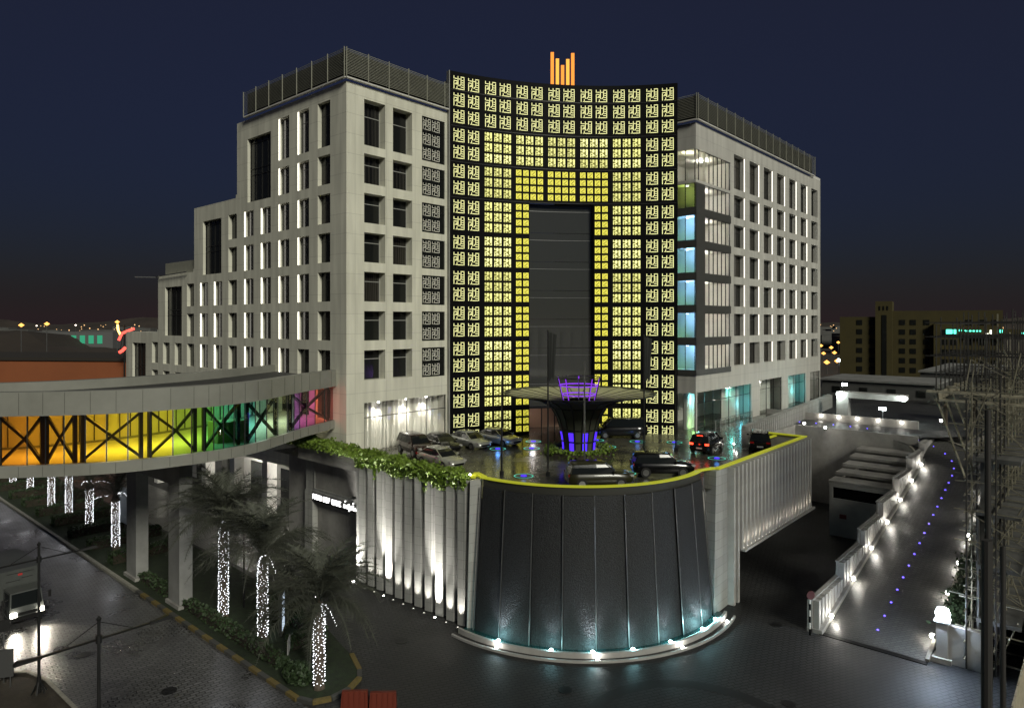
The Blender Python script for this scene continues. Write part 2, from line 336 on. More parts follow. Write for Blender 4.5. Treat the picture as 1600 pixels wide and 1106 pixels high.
# end wall with service flap next to the water wall
part(MB().hexa([(31.3,31.5,0),(31.75,30.95,0),(32.4,31.3,0),(32.1,31.7,0),(31.6,31.5,9.65),(32.35,31.25,9.65),(32.7,31.5,9.65),(32.2,31.75,9.65)]), 'end_pier', M['rib'], pod)
part(MB().box(31.66,31.74,32.0,32.75,2.6,3.9), 'service_flap', M['white'], pod)
# sign wall between the hotel corner and the ribs
part(MB().box(33.0,33.55,44.3,53.2,5.3,9.6).box(33.0,33.55,52.2,53.4,0,5.3).box(33.0,33.5,44.3,45.0,0,5.3), 'sign_wall', M['rib'], pod)
part(MB().box(32.9,33.02,44.6,52.6,7.9,8.1).box(32.9,33.02,45,51.8,5.6,5.7).box(32.9,33.02,51.7,51.8,5.7,7.9).box(32.9,33.02,44.9,45,5.7,7.9), 'panel_frame', M['rib'], pod)
part(MB().box(32.97,33.01,45,51.7,5.7,7.9), 'wall_panel', M['concrete'], pod)
part(MB().box(35.2,35.3,45,52.2,0,5.25), 'shop_glass', M['midglass'], pod)
# water wall: nine leaning granite panels with projecting fins
NP = 9
for i in range(NP):
    a0 = aL+(aR-aL)*(i+.03)/NP; a1 = aL+(aR-aL)*(i+.97)/NP; k = 6; off = (.10 if i % 2 else 0)
    bl = [ap(a0+(a1-a0)*j/k, RB+off, .05) for j in range(k+1)]; tl = [ap(a0+(a1-a0)*j/k, RT+off, ZT) for j in range(k+1)]
    bi = [ap(a0+(a1-a0)*j/k, RB-.35, .05) for j in range(k+1)]; ti = [ap(a0+(a1-a0)*j/k, RT-.35, ZT) for j in range(k+1)]
    mm = MB().ribbon(bl, tl).ribbon(tl, ti)
    mm.quad(bl[0], tl[0], ti[0], bi[0]); mm.quad(bl[-1], bi[-1], ti[-1], tl[-1])
    part(mm, 'granite_panel', M['granite'], pod)
for i in range(NP+1):
    a = aL+(aR-aL)*i/NP
    part(MB().bar(ap(a, RB+.10, .05), ap(a, RT+.10, ZT+.06), .03, .10), 'fin', M['steel'], pod)
bk = 48
part(MB().ribbon([ap(aL+(aR-aL)*i/bk, RB-.2, 0) for i in range(bk+1)], [ap(aL+(aR-aL)*i/bk, RT-.2, ZT) for i in range(bk+1)]), 'wall_backing', M['black'], pod)
# parapet ring above the water wall: dark soffit, lime lit coping
def arcband(r0, r1, z0, z1, n=48, b0=aL, b1=aR):
    Q = lambda r, z: [ap(b0+(b1-b0)*i/n, r, z) for i in range(n+1)]
    a, b, c, d = Q(r0,z0), Q(r1,z0), Q(r1,z1), Q(r0,z1)
    return MB().ribbon(b, c).ribbon(c, d).ribbon(d, a).ribbon(a, b)
part(arcband(RT-.35, RT-.1, DZ, 9.76), 'parapet', M['darkband'], pod)
part(arcband(RT-.42, RT+.02, 9.762, 9.83), 'lime_coping', M['lime'], pod)
aj = ap(aR, RT-.2, 9.81)
part(MB().bar(aj, (45.2,21.0,9.79), .34, .10).bar((45.1,20.72,9.792), (63.2,20.72,9.792), .34, .10).bar((63.0,20.9,9.79), (63.0,24.6,9.79), .34, .10).bar((60.6,23.3,9.6),(63.0,23.3,9.6),.3,.1), 'lime_coping', M['lime'], pod)
al = ap(aL, RT-.2, 9.81)
part(MB().bar(al, (32.9,32.2,9.81), .36, .16).bar((32.9,32.2,9.812), (31.95,31.6,9.812), .3, .16), 'lime_coping', M['lime'], pod)
part(MB().box(45.2,63.2,20.75,20.95,DZ,9.70).box(62.95,63.15,20.95,26.5,DZ,9.7), 'parapet', M['concrete'], pod)
part(MB().box(31.95,32.25,31.6,52.8,DZ-.1,9.5), 'parapet', M['concrete'], pod)
# right end pier and ribbed wall (hangs over the drive)
part(MB().hexa([(43.9,20.42,0),(46.3,20.5,0),(46.3,21.3,0),(44.1,21.4,0),(44.7,20.6,9.7),(46.3,20.5,9.7),(46.3,21.3,9.7),(44.9,21.6,9.7)]), 'end_pier', M['rib'], pod)
NR2 = 24; x0, x1 = 46.35, 63.2; dx = (x1-x0)/NR2
r2 = MB().prism([(0,0),(.08,-.55),(dx*.5,-.55),(dx*.6,0)], 0, 6.1).mesh('rib', M['palewall'])
r3 = MB().prism([(0,0),(.08,-.55),(dx*.5,-.55),(dx*.6,0)], 0, 9.7).mesh('rib', M['palewall'])
for i in range(NR2):
    low = i < 2
    link('rib', r3 if low else r2, pod, Vector((x0+dx*i, 20.62, .001 if low else 3.62))-pod.location)
part(MB().box(46.35,63.2,20.60,20.74,3.6,9.7), 'wall_backing', M['rib'], pod)
part(MB().box(46.6+dx*2,63.3,19.9,20.6,3.45,3.61), 'light_ledge', M['palewall'], pod)
part(MB().box(46.35,47.7,20.62,21.3,0,3.6), 'corner_pier', M['rib'], pod)
# far ribbed wall behind the ramp head
wa, wb = Vector((64.6,26.8,0)), Vector((101,29.7,0)); dd = (wb-wa); LL = dd.length; dd.normalize(); NR3 = 52
for i in range(NR3):
    p = wa+dd*(LL*i/NR3); 
    if i == 0: r4 = MB().prism([(0,0),(.08,-.3),(LL/NR3*.55,-.3),(LL/NR3*.66,0)], 0, 4.85).mesh('rib', M['rib'])
    o = link('rib', r4, pod, p+Vector((0,0,5.0))-pod.location); o.rotation_euler = (0,0,atan2(dd.y, dd.x))
part(MB().hexa([wa+Vector((0,.02,4.9)), wb+Vector((0,.02,4.9)), wb+Vector((0,.4,4.9)), wa+Vector((0,.4,4.9)), wa+Vector((0,.02,9.9)), wb+Vector((0,.02,9.9)), wb+Vector((0,.4,9.9)), wa+Vector((0,.4,9.9))]), 'wall_backing', M['rib'], pod)
part(MB().box(63.3,64.4,20.7,27.1,3.7,8.3), 'ramp_link', M['concrete'], pod)
# pool basin and steps
b0, b1 = aL-.06*(aR-aL)/abs(aR-aL), aR+.06*(aR-aL)/abs(aR-aL)
Qa = lambda r, z: [ap(b0+(b1-b0)*i/60, r, z) for i in range(61)]
struct(MB().ribbon(Qa(RB-.1,.16), Qa(RB+.75,.16)), 'pool_water', M['water'])
for j, (r0, r1, z0, z1) in enumerate(((RB+.62, RB+.80, -.02, .30), (RB+1.24, RB+1.38, -.02, .12))):
    mm = MB().ribbon(Qa(r1,z0), Qa(r1,z1)).ribbon(Qa(r1,z1), Qa(r0,z1)).ribbon(Qa(r0,z1), Qa(r0,z0))
    solo(mm, 'pool_kerb' if j == 0 else 'outer_kerb', M['palewall'], ('white stone rim holding the pool under the water wall', 'low pale kerb curving around outside the pool rim')[j], 'kerb')
# pool lights under water and recessed kerb lights
for i, f in enumerate((.12,.30,.43,.56,.70,.86,.96)):
    a = aL+(aR-aL)*f; p = ap(a, RB+.42, .22)
    t = tag(link('pool_light', MB().lathe((0,0,0), [(.0,.07),(.10,.06),(.14,0)], 10).mesh('pool_light', emis('pool_light_lens', (.62,1,.97), 16)), None, p), 'bright teal underwater lamp at the foot of the water wall, number %s from the left' % ('one','two','three','four','five','six','seven')[i], 'lamp', 'pool lamps')
    lamp('POINT', ap(a, RB+.55, .42), (55,40,55,40,50,80,60)[i], (.45,.92,1.0), t, .15)
    lamp('SPOT', ap(a, RB+.62, .40), (300,120,330,120,240,460,300)[i], (.85,.93,1.0), t, .12, ap(a, RB-.4, 3.0), 70, .9)
for i, f in enumerate((.13,.44,.72,.985)):
    a = aL+(aR-aL)*f; p = ap(a, RB+1.04, .0)
    t = tag(link('kerb_light', MB().lathe((0,0,0), [(0,.10),(.08,.09),(.10,.0)], 10).mesh('kerb_light', M['bulb']), None, p), 'small white lamp between the two pool kerbs, %s from the left' % ('first','second','third','fourth')[i], 'lamp', 'lamps between the pool kerbs')
    lamp('POINT', ap(a, RB+1.04, .22), 22, (1,.97,.9), t, .06)
# uplights on the left ribs
for i in range(NR):
    y = y0-dy*(i+.5); strong = i in (3, 8)
    p = Vector((31.18, y+.12, 0)); 
    t = thing('wall_uplight', 'dazzling floor uplight at the left ribbed wall, nearer the water wall' if i == 8 else 'dazzling floor uplight at the left ribbed wall, nearer the shop sign' if i == 3 else 'faint small floor uplight in the row along the left ribbed wall', 'uplight', p, 'uplights along the left ribbed wall')
    part(MB().lathe((0,0,0), [(.12,0),(.12,.04),(.09,.05),(0,.05)], 10), 'fitting', M['steel'], t, loc=(0,0,0)); part(MB().lathe((0,0,0), [(.08 if strong else .045,.052),(0,.06)], 10), 'lens', M['bulb'] if strong else M['strip'], t, loc=(0,0,0))
    lamp('SPOT', p+Vector((0,0,.15)), 15000 if strong else 800, (1,.96,.88), t, .05, p+Vector((.34,0,3.0)), 42 if strong else 50, .9)
t = thing('wall_uplight', 'dazzling floor uplight at the left edge of the ribbed wall below the shop sign', 'uplight', (31.4,44.0,0), 'uplights along the left ribbed wall')
part(MB().lathe((0,0,0), [(.12,0),(.12,.04),(.0,.06)], 10), 'lens', M['bulb'], t, loc=(0,0,0)); lamp('SPOT', (31.35,44.0,.15), 9000, (1,.97,.9), t, .05, (31.75,44.0,3), 50, .9)
# row of small uplights on the ledge of the right ribs
for i in range(2, NR2):
    x = x0+dx*(i+.84); p = Vector((x, 20.2, 3.61))
    t = thing('ledge_uplight', 'tiny warm uplight in the row on the ledge under the right ribbed wall', 'uplight', p, 'uplights under the right ribbed wall')
    part(MB().lathe((0,0,0), [(.06,0),(.06,.03),(.04,.05),(0,.055)], 8), 'lens', M['strip'], t, loc=(0,0,0))
    lamp('SPOT', p+Vector((0,0,.1)), 70, (1,.9,.74), t, .04, p+Vector((0,.32,1.6)), 80, .9)
for i in range(9):
    p = wa+dd*(LL*(.12+.1*i))+Vector((0,-.55,8.2))

# slatted ramp wall: six stepped panels
rw = thing('ramp_wall', 'stepped white slatted wall between the ramp and the sunken drive', 'wall', (46,14.6,0))
sm = {}
for k in range(7):
    xa = 45.9+5.45*k; xb = xa+5.43; zt = 2.1+1.02*k
    if k == 6: xb = 83.6; zt = 7.35+.5
    zb = rampz(xa)-.1
    part(MB().box(xa,xb,14.62,14.74,zb-.6,zt-.05).box(xa,xb,14.55,14.8,zt-.05,zt+.02), 'panel', M['palewall'], rw)
    nsl = 8 if k < 6 else 9
    for j in range(nsl):
        x = xa+(xb-xa)*(j+.12)/nsl; zz = max(rampz(x)+.10, zb)
        key = round(zt-zz, 2)
        part(MB().box(x, x+.44, 14.22, 14.61, zz, zt-.06), 'slat', M['palewall'], rw)
part(MB().hexa([(45.9,14.0,-.05),(81.3,14.0,7.0),(81.3,14.95,7.0),(45.9,14.95,-.05),(45.9,14.0,.22),(81.3,14.0,7.2),(81.3,14.95,7.2),(45.9,14.95,.22)]), 'base', M['concrete'], rw)
part(MB().box(45.95,81.7,14.75,14.95,-.05,2.0).hexa([(52,14.75,2),(81.7,14.75,2),(81.7,14.95,2),(52,14.95,2),(52,14.75,2.2),(81.7,14.75,7.4),(81.7,14.95,7.4),(52,14.95,2.2)]), 'pit_side', M['concrete'], rw)
LAMP_ME = {}
def bulkhead(p, label, group, out, energy=32, warm=(1,.95,.84)):
    t = thing('wall_lamp', label, 'lamp', p, group)
    if 'h' not in LAMP_ME:
        LAMP_ME['h'] = MB().obox((0,0,.0),(.10,.10,.10)).mesh('housing', M['steel']); LAMP_ME['l'] = MB().lathe((0,0,0), [(0,-.13),(.11,-.1),(.14,0),(.11,.1),(0,.13)], 12).mesh('lens', M['bulb'], True)
    link('housing', LAMP_ME['h'], t, Vector(out)*-.12); link('lens', LAMP_ME['l'], t, (0,0,0))
    lamp('POINT', Vector(p)+Vector(out)*.3+Vector((0,0,.1)), energy, warm, t, .08)
    return t
ORD = ['lowest','second','third','fourth','fifth','sixth','seventh','eighth','ninth','topmost']
for i, x in enumerate((47.8,52.9,57.8,62.6,67.2,71.7,75.9)):
    bulkhead((x, 14.02, rampz(x)+.32), 'round white lamp on the slatted wall foot, %s up the ramp' % ORD[i], 'lamps along the slatted wall', (0,-1,0), 60)
for i, (x, z) in enumerate(((48.4,.35),(53.7,1.5),(58,2.6),(62.5,3.6),(67,4.5),(71.5,5.4))):
    bulkhead((x, 8.35, rampz(x)+.4), 'round white lamp on the scaffold side of the ramp, %s up' % ORD[i], 'lamps on the outer ramp kerb', (0,1,0), 45)
# blue road studs
sm_ = MB().lathe((0,0,0), [(.0,.04),(.045,.035),(.065,0)], 8).mesh('road_stud', M['stud'])
full = cat(RC, 400); s = 0; last = 0; idx = 0
for a, b in zip(full, full[1:]):
    s += (b-a).length
    if s-last > 1.75:
        last = s; o = link('road_stud', sm_, None, b+Vector((0,.1,.012))); tag(o, 'small glowing blue stud in the centre line of the ramp', 'road stud', 'blue studs along the ramp'); idx += 1
# garage head in the sunken drive
g = thing('garage_head', 'low white garage entrance with stepped roof slabs in the sunken drive', 'garage', (68,15,0))
part(MB().box(68,68.3,15.05,20.1,0,3.5).box(68,68.3,15.05,20.1,4.55,4.85).box(68.3,79.5,19.8,20.1,0,4.8).box(68,68.3,15.05,15.4,3.5,4.55).box(68,68.3,19.8,20.1,3.5,4.55), 'wall', M['palewall'], g)
part(MB().box(68.15,68.25,15.4,19.8,3.5,4.55), 'vent', M['black'], g)
for k in range(5): part(MB().box(68+2.3*k, 70.2+2.3*k, 14.98, 20.2, 4.87+.42*k, 5.12+.42*k).box(70.0+2.3*k,70.2+2.3*k,15.1,20.1,4.5+.42*k,4.87+.42*k), 'roof_slab', M['concrete'], g)
part(MB().box(67.97,67.995,18.6,19.2,1.7,2.1), 'notice', mat('red_notice', (.12,.01,.01), .6), g)
part(MB().box(67.97,67.99,15.5,16.6,.05,2.6), 'door', M['concrete'], g)
# striped barrier post
t = thing('barrier_post', 'thin striped post with a red disc beside the slatted wall end', 'post', (45.4,14.6,0))
for k in range(6): part(MB().cyl((45.4,14.6,.4*k-.02),(45.4,14.6,.4*k+.38),.06,n=8), 'band', M['white'] if k % 2 else M['black'], t)
part(MB().cyl((45.4,14.57,2.55),(45.36,14.52,2.55),.28,n=16), 'disc', mat('red_disc', (.06,.01,.01), .5), t)
# gate pillar with floodlight at the foot of the ramp, outer side
gp = thing('gate_pillar', 'white gate pillar with a wall stub beside the scaffold at the ramp foot', 'pillar', (47.3,7.6,0))
part(MB().box(46.9,47.5,7.3,7.9,-.05,2.3), 'shaft', M['palewall'], gp); part(MB().box(46.7,47.7,7.1,8.1,-.05,.25), 'plinth', M['concrete'], gp); part(MB().box(47.0,47.3,5.4,7.3,-.05,2.2), 'wall_stub', M['palewall'], gp); part(MB().box(46.8,47.6,7.2,8.0,2.3,2.4), 'cap', M['palewall'], gp)
fl = thing('floodlight', 'dazzling blue-white floodlight on the gate pillar', 'floodlight', (47.2,7.6,2.75))
part(MB().lathe((47.2,7.6,2.75), [(0,-.4),(.28,-.3),(.4,0),(.28,.3),(0,.4)], 16), 'globe', emis('blue_white_flood', (.82,.90,1), 45), fl, True); part(MB().cyl((47.2,7.6,2.4),(47.2,7.6,2.5),.1), 'neck', M['steel'], fl)
lamp('POINT', (46.8,7.7,2.9), 1100, (.62,.78,1.0), fl, .2)

# teal glow: a lit tube under the pool rim
gl_ = thing('pool_light_line', 'thin continuous teal light line under the rim of the pool', 'light', ap((aL+aR)/2, RB+.5, .1))
part(MB().tube([ap(aL+(aR-aL)*(.03+.94*i/40), RB+.57, .24) for i in range(41)], .025, 5), 'tube', emis('teal_tube', (.40,.95,.92), 14.0), gl_)
for i, (x, y, r_) in enumerate(((27.6,33.6,.42),(29.8,22.4,.38),(45.5,16.8,.4),(15.5,38.5,.4),(13.8,46.5,.4),(36.5,12.8,.35))):
    solo(MB().cyl((x,y,-.025),(x,y,-.006),r_,n=20).box(x-r_*.5,x+r_*.5,y-.02,y+.02,-.006,.0), 'manhole_cover', mat('cast_iron', (.02,.02,.02), .5, metal=.6), 'round iron manhole cover '+('left of the water wall near the palms','in front of the water wall','at the mouth of the sunken drive','in the avenue near the median','in the avenue before the truck','in the paving ring at the bottom edge')[i], 'manhole', 'manhole covers')
# ================================================================== HOTEL, STEPPED WING
ROW = [(35.5,39.5)]+[(34.75-3.45*k-2.6, 34.75-3.45*k) for k in range(7)]      # rows 1..8
def facade(mb, P, a0, a1, z0, z1, holes, depth):
    As = sorted({a0, a1, *[q for h in holes for q in h[:2] if a0 < q < a1]}); Zs = sorted({z0, z1, *[q for h in holes for q in h[2:4] if z0 < q < z1]})
    for i in range(len(As)-1):
        for j in range(len(Zs)-1):
            ca, cz = (As[i]+As[i+1])/2, (Zs[j]+Zs[j+1])/2
            if any(h[0] < ca < h[1] and h[2] < cz < h[3] for h in holes): continue
            mb.quad(P(As[i],0,Zs[j]), P(As[i+1],0,Zs[j]), P(As[i+1],0,Zs[j+1]), P(As[i],0,Zs[j+1]))
    for h in holes:
        a, b, c, d = h[:4]; D = h[4] if len(h) > 4 else depth
        mb.quad(P(a,0,c), P(a,D,c), P(a,D,d), P(a,0,d)); mb.quad(P(b,0,c), P(b,0,d), P(b,D,d), P(b,D,c))
        mb.quad(P(a,0,c), P(b,0,c), P(b,D,c), P(a,D,c)); mb.quad(P(a,0,d), P(a,D,d), P(b,D,d), P(b,0,d))
XA, YA = 34.4, 49.2
lw = thing('hotel_wing', 'tall white hotel wing stepping down towards the avenue, left of the glowing screen', 'building', (XA,YA,0))
steps = [(49.2,68.5,40.6),(68.5,78.6,32.9),(78.6,88.7,25.7),(88.7,99.2,18.7)]
win = []         # (y0,y1,z0,z1,lit)
COLY = [51.6+3.37*k for k in range(15)]
def W(c, r, lit=0): win.append((COLY[c-1], COLY[c-1]+1.95, *ROW[r-1], lit))
lit = {1:(2,3),2:(2,3),3:(2,3,4,5),4:(2,3,4,5),5:(2,3,4,5,7,8),6:(2,3,4,5,7,8),7:(3,4,5,7,8),8:()}
ncol = {1:3,2:3,3:6,4:6,5:9,6:9,7:12,8:12}
for r in range(1,9):
    for c in range(1, ncol[r]+1): W(c, r, c in lit[r])
big = [(61.7,66.3,ROW[1][0],38.6),(72.0,76.4,ROW[3][0],31.2),(81.9,86.6,ROW[5][0],24.2),(92.6,97,ROW[7][0],17.3)]
mb = MB(); PL = lambda a, d, z: (XA+d, a, z)
for i, (a0, a1, zt) in enumerate(steps):
    hs = [h[:4] for h in win if a0-.05 <= h[0] and h[1] <= a1+.25]+[big[i]]
    hs = [(max(h[0],a0+.06), min(h[1],a1-.06), h[2], h[3]) for h in hs]
    z0 = 6.3
    facade(mb, PL, a0, a1, z0, zt, hs, .46)
    mb.quad((XA,a0,zt), (XA,a1,zt), (52,a1,zt), (52,a0,zt))
    znext = steps[i+1][2] if i < 3 else 0
    mb.quad((XA,a1,znext), (52,a1,znext), (52,a1,zt), (XA,a1,zt)); mb.quad((52,a0,0), (52,a1,0), (52,a1,zt), (52,a0,zt))
    mb.box(XA+.02,52,a0,a0+.3,zt,zt+.35) if i else None
mb.quad((XA,49.2,0),(XA,55.2,0),(XA,55.2,6.3),(XA,49.2,6.3))
mb.quad((XA,55.2,0),(38.8,55.2,0),(38.8,55.2,6.3),(XA,55.2,6.3))
mb.quad((XA,55.2,6.3),(39,55.2,6.3),(39,99.2,6.3),(XA,99.2,6.3))
# front face
PF = lambda a, d, z: (a, YA+d, z)
fw = []; 
for r in range(1,8):
    fw += [(36.25,38.56,*ROW[r-1]), (39.43,41.7,*ROW[r-1])]
refl_win = [(42.9,45.85,ROW[r-1][0]-.15,ROW[r-1][1]+.05,.12) for r in range(1,8)]
hall = (36.25,46.0,8.4,12.9,.15)
facade(mb, PF, XA, 50.0, 8.4, 40.6, fw+refl_win+[hall], .95)
mb.quad((XA,YA,0),(36,YA,0),(36,YA,8.4),(XA,YA,8.4))
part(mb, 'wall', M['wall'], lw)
part(MB().quad((39,55.2,0),(39,99.2,0),(39,99.2,6.3),(39,55.2,6.3)), 'arcade_wall', M['white'], lw)
for y in (55.9,62.5,69.2,75.8,82.5,89,95.6): part(MB().box(34.45,35.5,y,y+1.0,0,6.29), 'column', M['white'], lw)
for y in (57.5,64.5,71,78,85): part(MB().box(38.9,38.98,y,y+3.2,0,4.2), 'shop_window', M['midglass'], lw)
# windows
WM = {}
def window_mesh(w, h, d, strip=True):
    k = (round(w,2), round(h,2), d, strip)
    if k not in WM:
        gl = MB().box(d-.06, d-.01, .0, w, 0, h).mesh('window', GLS[int(strip)])
        fm = MB().box(d-.085,d-.062,w*.62-.02,w*.62+.02,0,h).box(d-.08,d-.063,0,w,h*.72,h*.72+.035).mesh('frame', M['frame'])
        st = MB().box(.05,.15,w-.04,w-.004,.03,h-.03).mesh('light_strip', M['strip'])
        WM[k] = (gl, fm, st)
    return WM[k]
def put_window(parent, origin, rz, w, h, d, litm=None):
    g_, f_, s_ = window_mesh(w, h, d, random.randrange(4))
    o = link('window', g_, parent, Vector(origin)-acc(parent)); o.rotation_euler = (0,0,rz)
    link('frame', f_, o, (0,0,0))
    if litm: s2 = link('light_strip', s_, o, (0,0,0))
    return o
for (a0,a1,z0,z1,l) in win: put_window(lw, (XA,a0,z0), 0, a1-a0, z1-z0, .46, l)
for b in big:
    g_ = part(MB().box(XA+.38,XA+.44,b[0],b[1],b[2],b[3]), 'glazing', M['darkglass'], lw)
    mm = MB(); n = 4; h = b[3]-b[2]
    for k in range(n+1): y = b[0]+(b[1]-b[0])*k/n; mm.box(XA+.31,XA+.378,y-.03,y+.03,b[2],b[3])
    for f in (.42,.52,.92): mm.box(XA+.32,XA+.377,b[0],b[1],b[2]+h*f,b[2]+h*f+.07)
    part(mm, 'frame', M['frame'], g_)
# front windows: glass faces -y
for h in fw:
    g_ = part(MB().box(h[0],h[1],YA+.88,YA+.94,h[2],h[3]), 'window', random.choice(GLS), lw)
    zz = h[2]+(h[3]-h[2])*.68
    part(MB().box(h[0],h[1],YA+.84,YA+.879,zz,zz+.06).box(h[1]-.06,h[1],YA+.83,YA+.878,h[2],h[3]), 'frame', M['ltframe'], g_)
refl_panes = []
for h in refl_win:
    g_ = part(MB().box(h[0],h[1],YA+.10,YA+.14,h[2],h[3]), 'window', M['darkglass'], lw); refl_panes.append((g_, h))
    part(MB().box(h[0]+.55,h[0]+.6,YA+.06,YA+.099,h[2],h[3]).box(h[0]+2.15,h[0]+2.2,YA+.06,YA+.099,h[2],h[3]).box(h[0],h[1],YA+.062,YA+.098,h[2]+.7*(h[3]-h[2]),h[2]+.7*(h[3]-h[2])+.05), 'frame', M['frame'], g_)
# glazed hall with curtains
hp = part(MB().quad((36.25,YA+.14,8.4),(46.0,YA+.14,8.4),(46.0,YA+.14,12.9),(36.25,YA+.14,12.9)), 'hall_glass', glass('hall_clear_glass', (.93,.94,.92), .1), lw)
mm = MB().box(36.25,46,YA+.08,YA+.13,11.55,11.62)
for k in range(5): x = 36.3+2.4*k; mm.box(x,x+.05,YA+.08,YA+.131,8.4,12.9)
part(mm, 'mullion', M['frame'], hp)
pts = []; n = 260
for i in range(n+1):
    x = 36.1+10*i/n; pts.append((x, YA+1.25+.13*sin(x*9.0+1.5*sin(x*1.7))+.06*sin(x*23), 0))
part(MB().ribbon([(p[0],p[1],8.42) for p in pts], [(p[0],p[1],12.85) for p in pts]), 'curtain', M['curtain'], lw, True)
part(MB().box(35.4,46.2,YA+1.9,YA+2.0,8.4,13).box(35.4,46.2,YA+.2,YA+1.9,12.95,13.1).box(46.05,46.15,YA+.2,YA+1.9,8.4,12.95).box(36.0,36.1,YA+.2,YA+1.9,8.4,12.95), 'hall_lining', M['room'], lw)
for x in (38.2,41.4,43.9):
    fx = part(MB().cyl((x,YA+.55,12.75),(x,YA+.55,12.93),.09), 'downlight', M['bulb'], lw)
    lamp('SPOT', (x,YA+.55,12.7), 480, (1,.95,.82), lw, .06, (x,YA+.95,10.2), 100, .7)
lamp('POINT', (41,YA+.6,11.2), 40, (1,.95,.85), lw, .5)
# arcade lamps
for i, y in enumerate((55.7,68.9,75.5)):
    lamp('SPOT', (34.15,y+.45,.25) if i == 0 else (35.9,y+.5,5.9), 2200 if i == 0 else 400, (1,.95,.85), lw, .06, (34.75,y+.5,4.0) if i == 0 else (35.4,y+.5,1), 40 if i == 0 else 100, .8)
    part(MB().cyl((34.15,y+.45,.02),(34.15,y+.45,.12),.09), 'uplight', M['bulb'], lw) if i == 0 else part(MB().cyl((35.9,y+.5,6.1),(35.9,y+.5,6.25),.12), 'downlight', M['bulb'], lw)
lamp('POINT', (37,60,5.2), 480, (1,.95,.86), lw, .2); lamp('POINT', (37,72,5.2), 480, (1,.95,.86), lw, .2)
for y in (60,72): part(MB().cyl((37,y,6.1),(37,y,6.25),.15), 'downlight', M['bulb'], lw)
# louvred screen on the roof
def louvre(parent, a, b, z0, z1, out, n=17):
    a, b = Vector(a), Vector(b); o = Vector(out); L = (b-a).length; d = (b-a).normalized()
    mm = MB()
    for i in range(n):
        z = z0+(z1-z0)*(i+.5)/n; p, q = a+o*.05+Vector((0,0,z)), b+o*.05+Vector((0,0,z))
        mm.hexa([p+o*.06-Vector((0,0,.035)), q+o*.06-Vector((0,0,.035)), q-o*.02-Vector((0,0,.0)), p-o*.02, p+o*.06, q+o*.06, q-o*.02+Vector((0,0,.045)), p-o*.02+Vector((0,0,.045))])
    s_ = part(mm, 'slat', M['louvre'], parent); s_['kind'] = 'stuff'
    k = int(L/2.2)
    for i in range(k+1):
        p = a+d*(L*i/k); part(MB().bar(p+o*.14+Vector((0,0,z0-.25)), p+o*.14+Vector((0,0,z1+.05)), .07, .07), 'post', M['louvre'], parent)
    part(MB().bar(a+o*.02+Vector((0,0,z0-.25)), b+o*.02+Vector((0,0,z0-.25)), .28, .12), 'rail', M['white'], parent)
    part(MB().bar(a-o*.35+Vector((0,0,(z0+z1)/2-.1)), b-o*.35+Vector((0,0,(z0+z1)/2-.1)), .1, z1-z0), 'screen_backing', M['frame'], parent)
louvre(lw, (XA-.25,YA-.25,0), (XA-.25,66.4,0), 41.05, 43.3, (-1,0,0))
louvre(lw, (XA-.25,YA-.25,0), (50,YA-.25,0), 41.05, 43.3, (0,-1,0))
part(MB().box(XA+.6,51.5,78.8,88,25.7,27.2).box(XA+.6,51.5,69,78,32.9,33.1), 'roof_plant', M['louvre'], lw)
part(MB().bar((XA-.3,88.9,25.55),(XA-.3,80,25.75),.1,.1).bar((XA-2.2,90,25.5),(XA,88.4,25.5),.12,.12), 'roof_rail', M['steel'], lw)

# ================================================================== LIGHT SCREEN
PA, PB = Vector((46.15,48.75,0)), Vector((64.06,33.8,0)); SAG = 2.3
ch = (PB-PA); LC = ch.length; cdn = ch.normalized(); nb = Vector((-cdn.y, cdn.x, 0))
if nb.dot(Vector((1,1,0))) < 0: nb = -nb
RS = ((LC/2)**2+SAG**2)/(2*SAG); cs = (PA+PB)/2-nb*(RS-SAG); half = math.asin(LC/2/RS)
def SP(t, z, d=0):       # t in bays 0..7, d metres towards the viewer
    a = -half+2*half*t/7; r = RS-d
    return cs+cdn*(sin(a)*r)+nb*(cos(a)*r)+Vector((0,0,z))
def SROT(t):
    a = -half+2*half*t/7; tg = cdn*cos(a)-nb*sin(a); return atan2(tg.y, tg.x)
ls = thing('light_screen', 'tall concave black screen covered in glowing yellow square lettering around a dark glass slot', 'screen', (55,41.3,8.4))
ZTOP = 44.62; BZ = [42.79-3.5*k for k in range(10)]     # bay boundaries
def sband(t0, t1, z0, z1, d0, d1, n=8):
    T = [t0+(t1-t0)*i/n for i in range(n+1)]
    f0 = [SP(t,z0,d1) for t in T]; f1 = [SP(t,z1,d1) for t in T]; b0_ = [SP(t,z0,d0) for t in T]; b1_ = [SP(t,z1,d0) for t in T]
    mm = MB().ribbon(f0,f1).ribbon(f1,b1_).ribbon(b0_,f0).ribbon(b1_,b0_); mm.quad(f0[0],f1[0],b1_[0],b0_[0]); mm.quad(f1[-1],f0[-1],b0_[-1],b1_[-1]); return mm
part(sband(-.02,2.5,8.4,32.3,-.5,0,12), 'left_leg', M['black'], ls); part(sband(4.5,7.02,8.4,32.3,-.5,0,12), 'right_leg', M['black'], ls)
part(sband(-.02,7.02,32.302,ZTOP,-.5,0,36), 'lintel', M['black'], ls)
part(MB().hexa([SP(-.04,8.4,-.55),SP(-.021,8.4,-.55),SP(-.021,8.4,.05),SP(-.04,8.4,.05),SP(-.04,ZTOP,-.55),SP(-.021,ZTOP,-.55),SP(-.021,ZTOP,.05),SP(-.04,ZTOP,.05)]), 'edge_trim', M['ltframe'], ls)
for z in BZ[:4]: part(sband(.02,6.98,z-.03,z+.03,.002,.03,24), 'rail', M['frame'], ls)
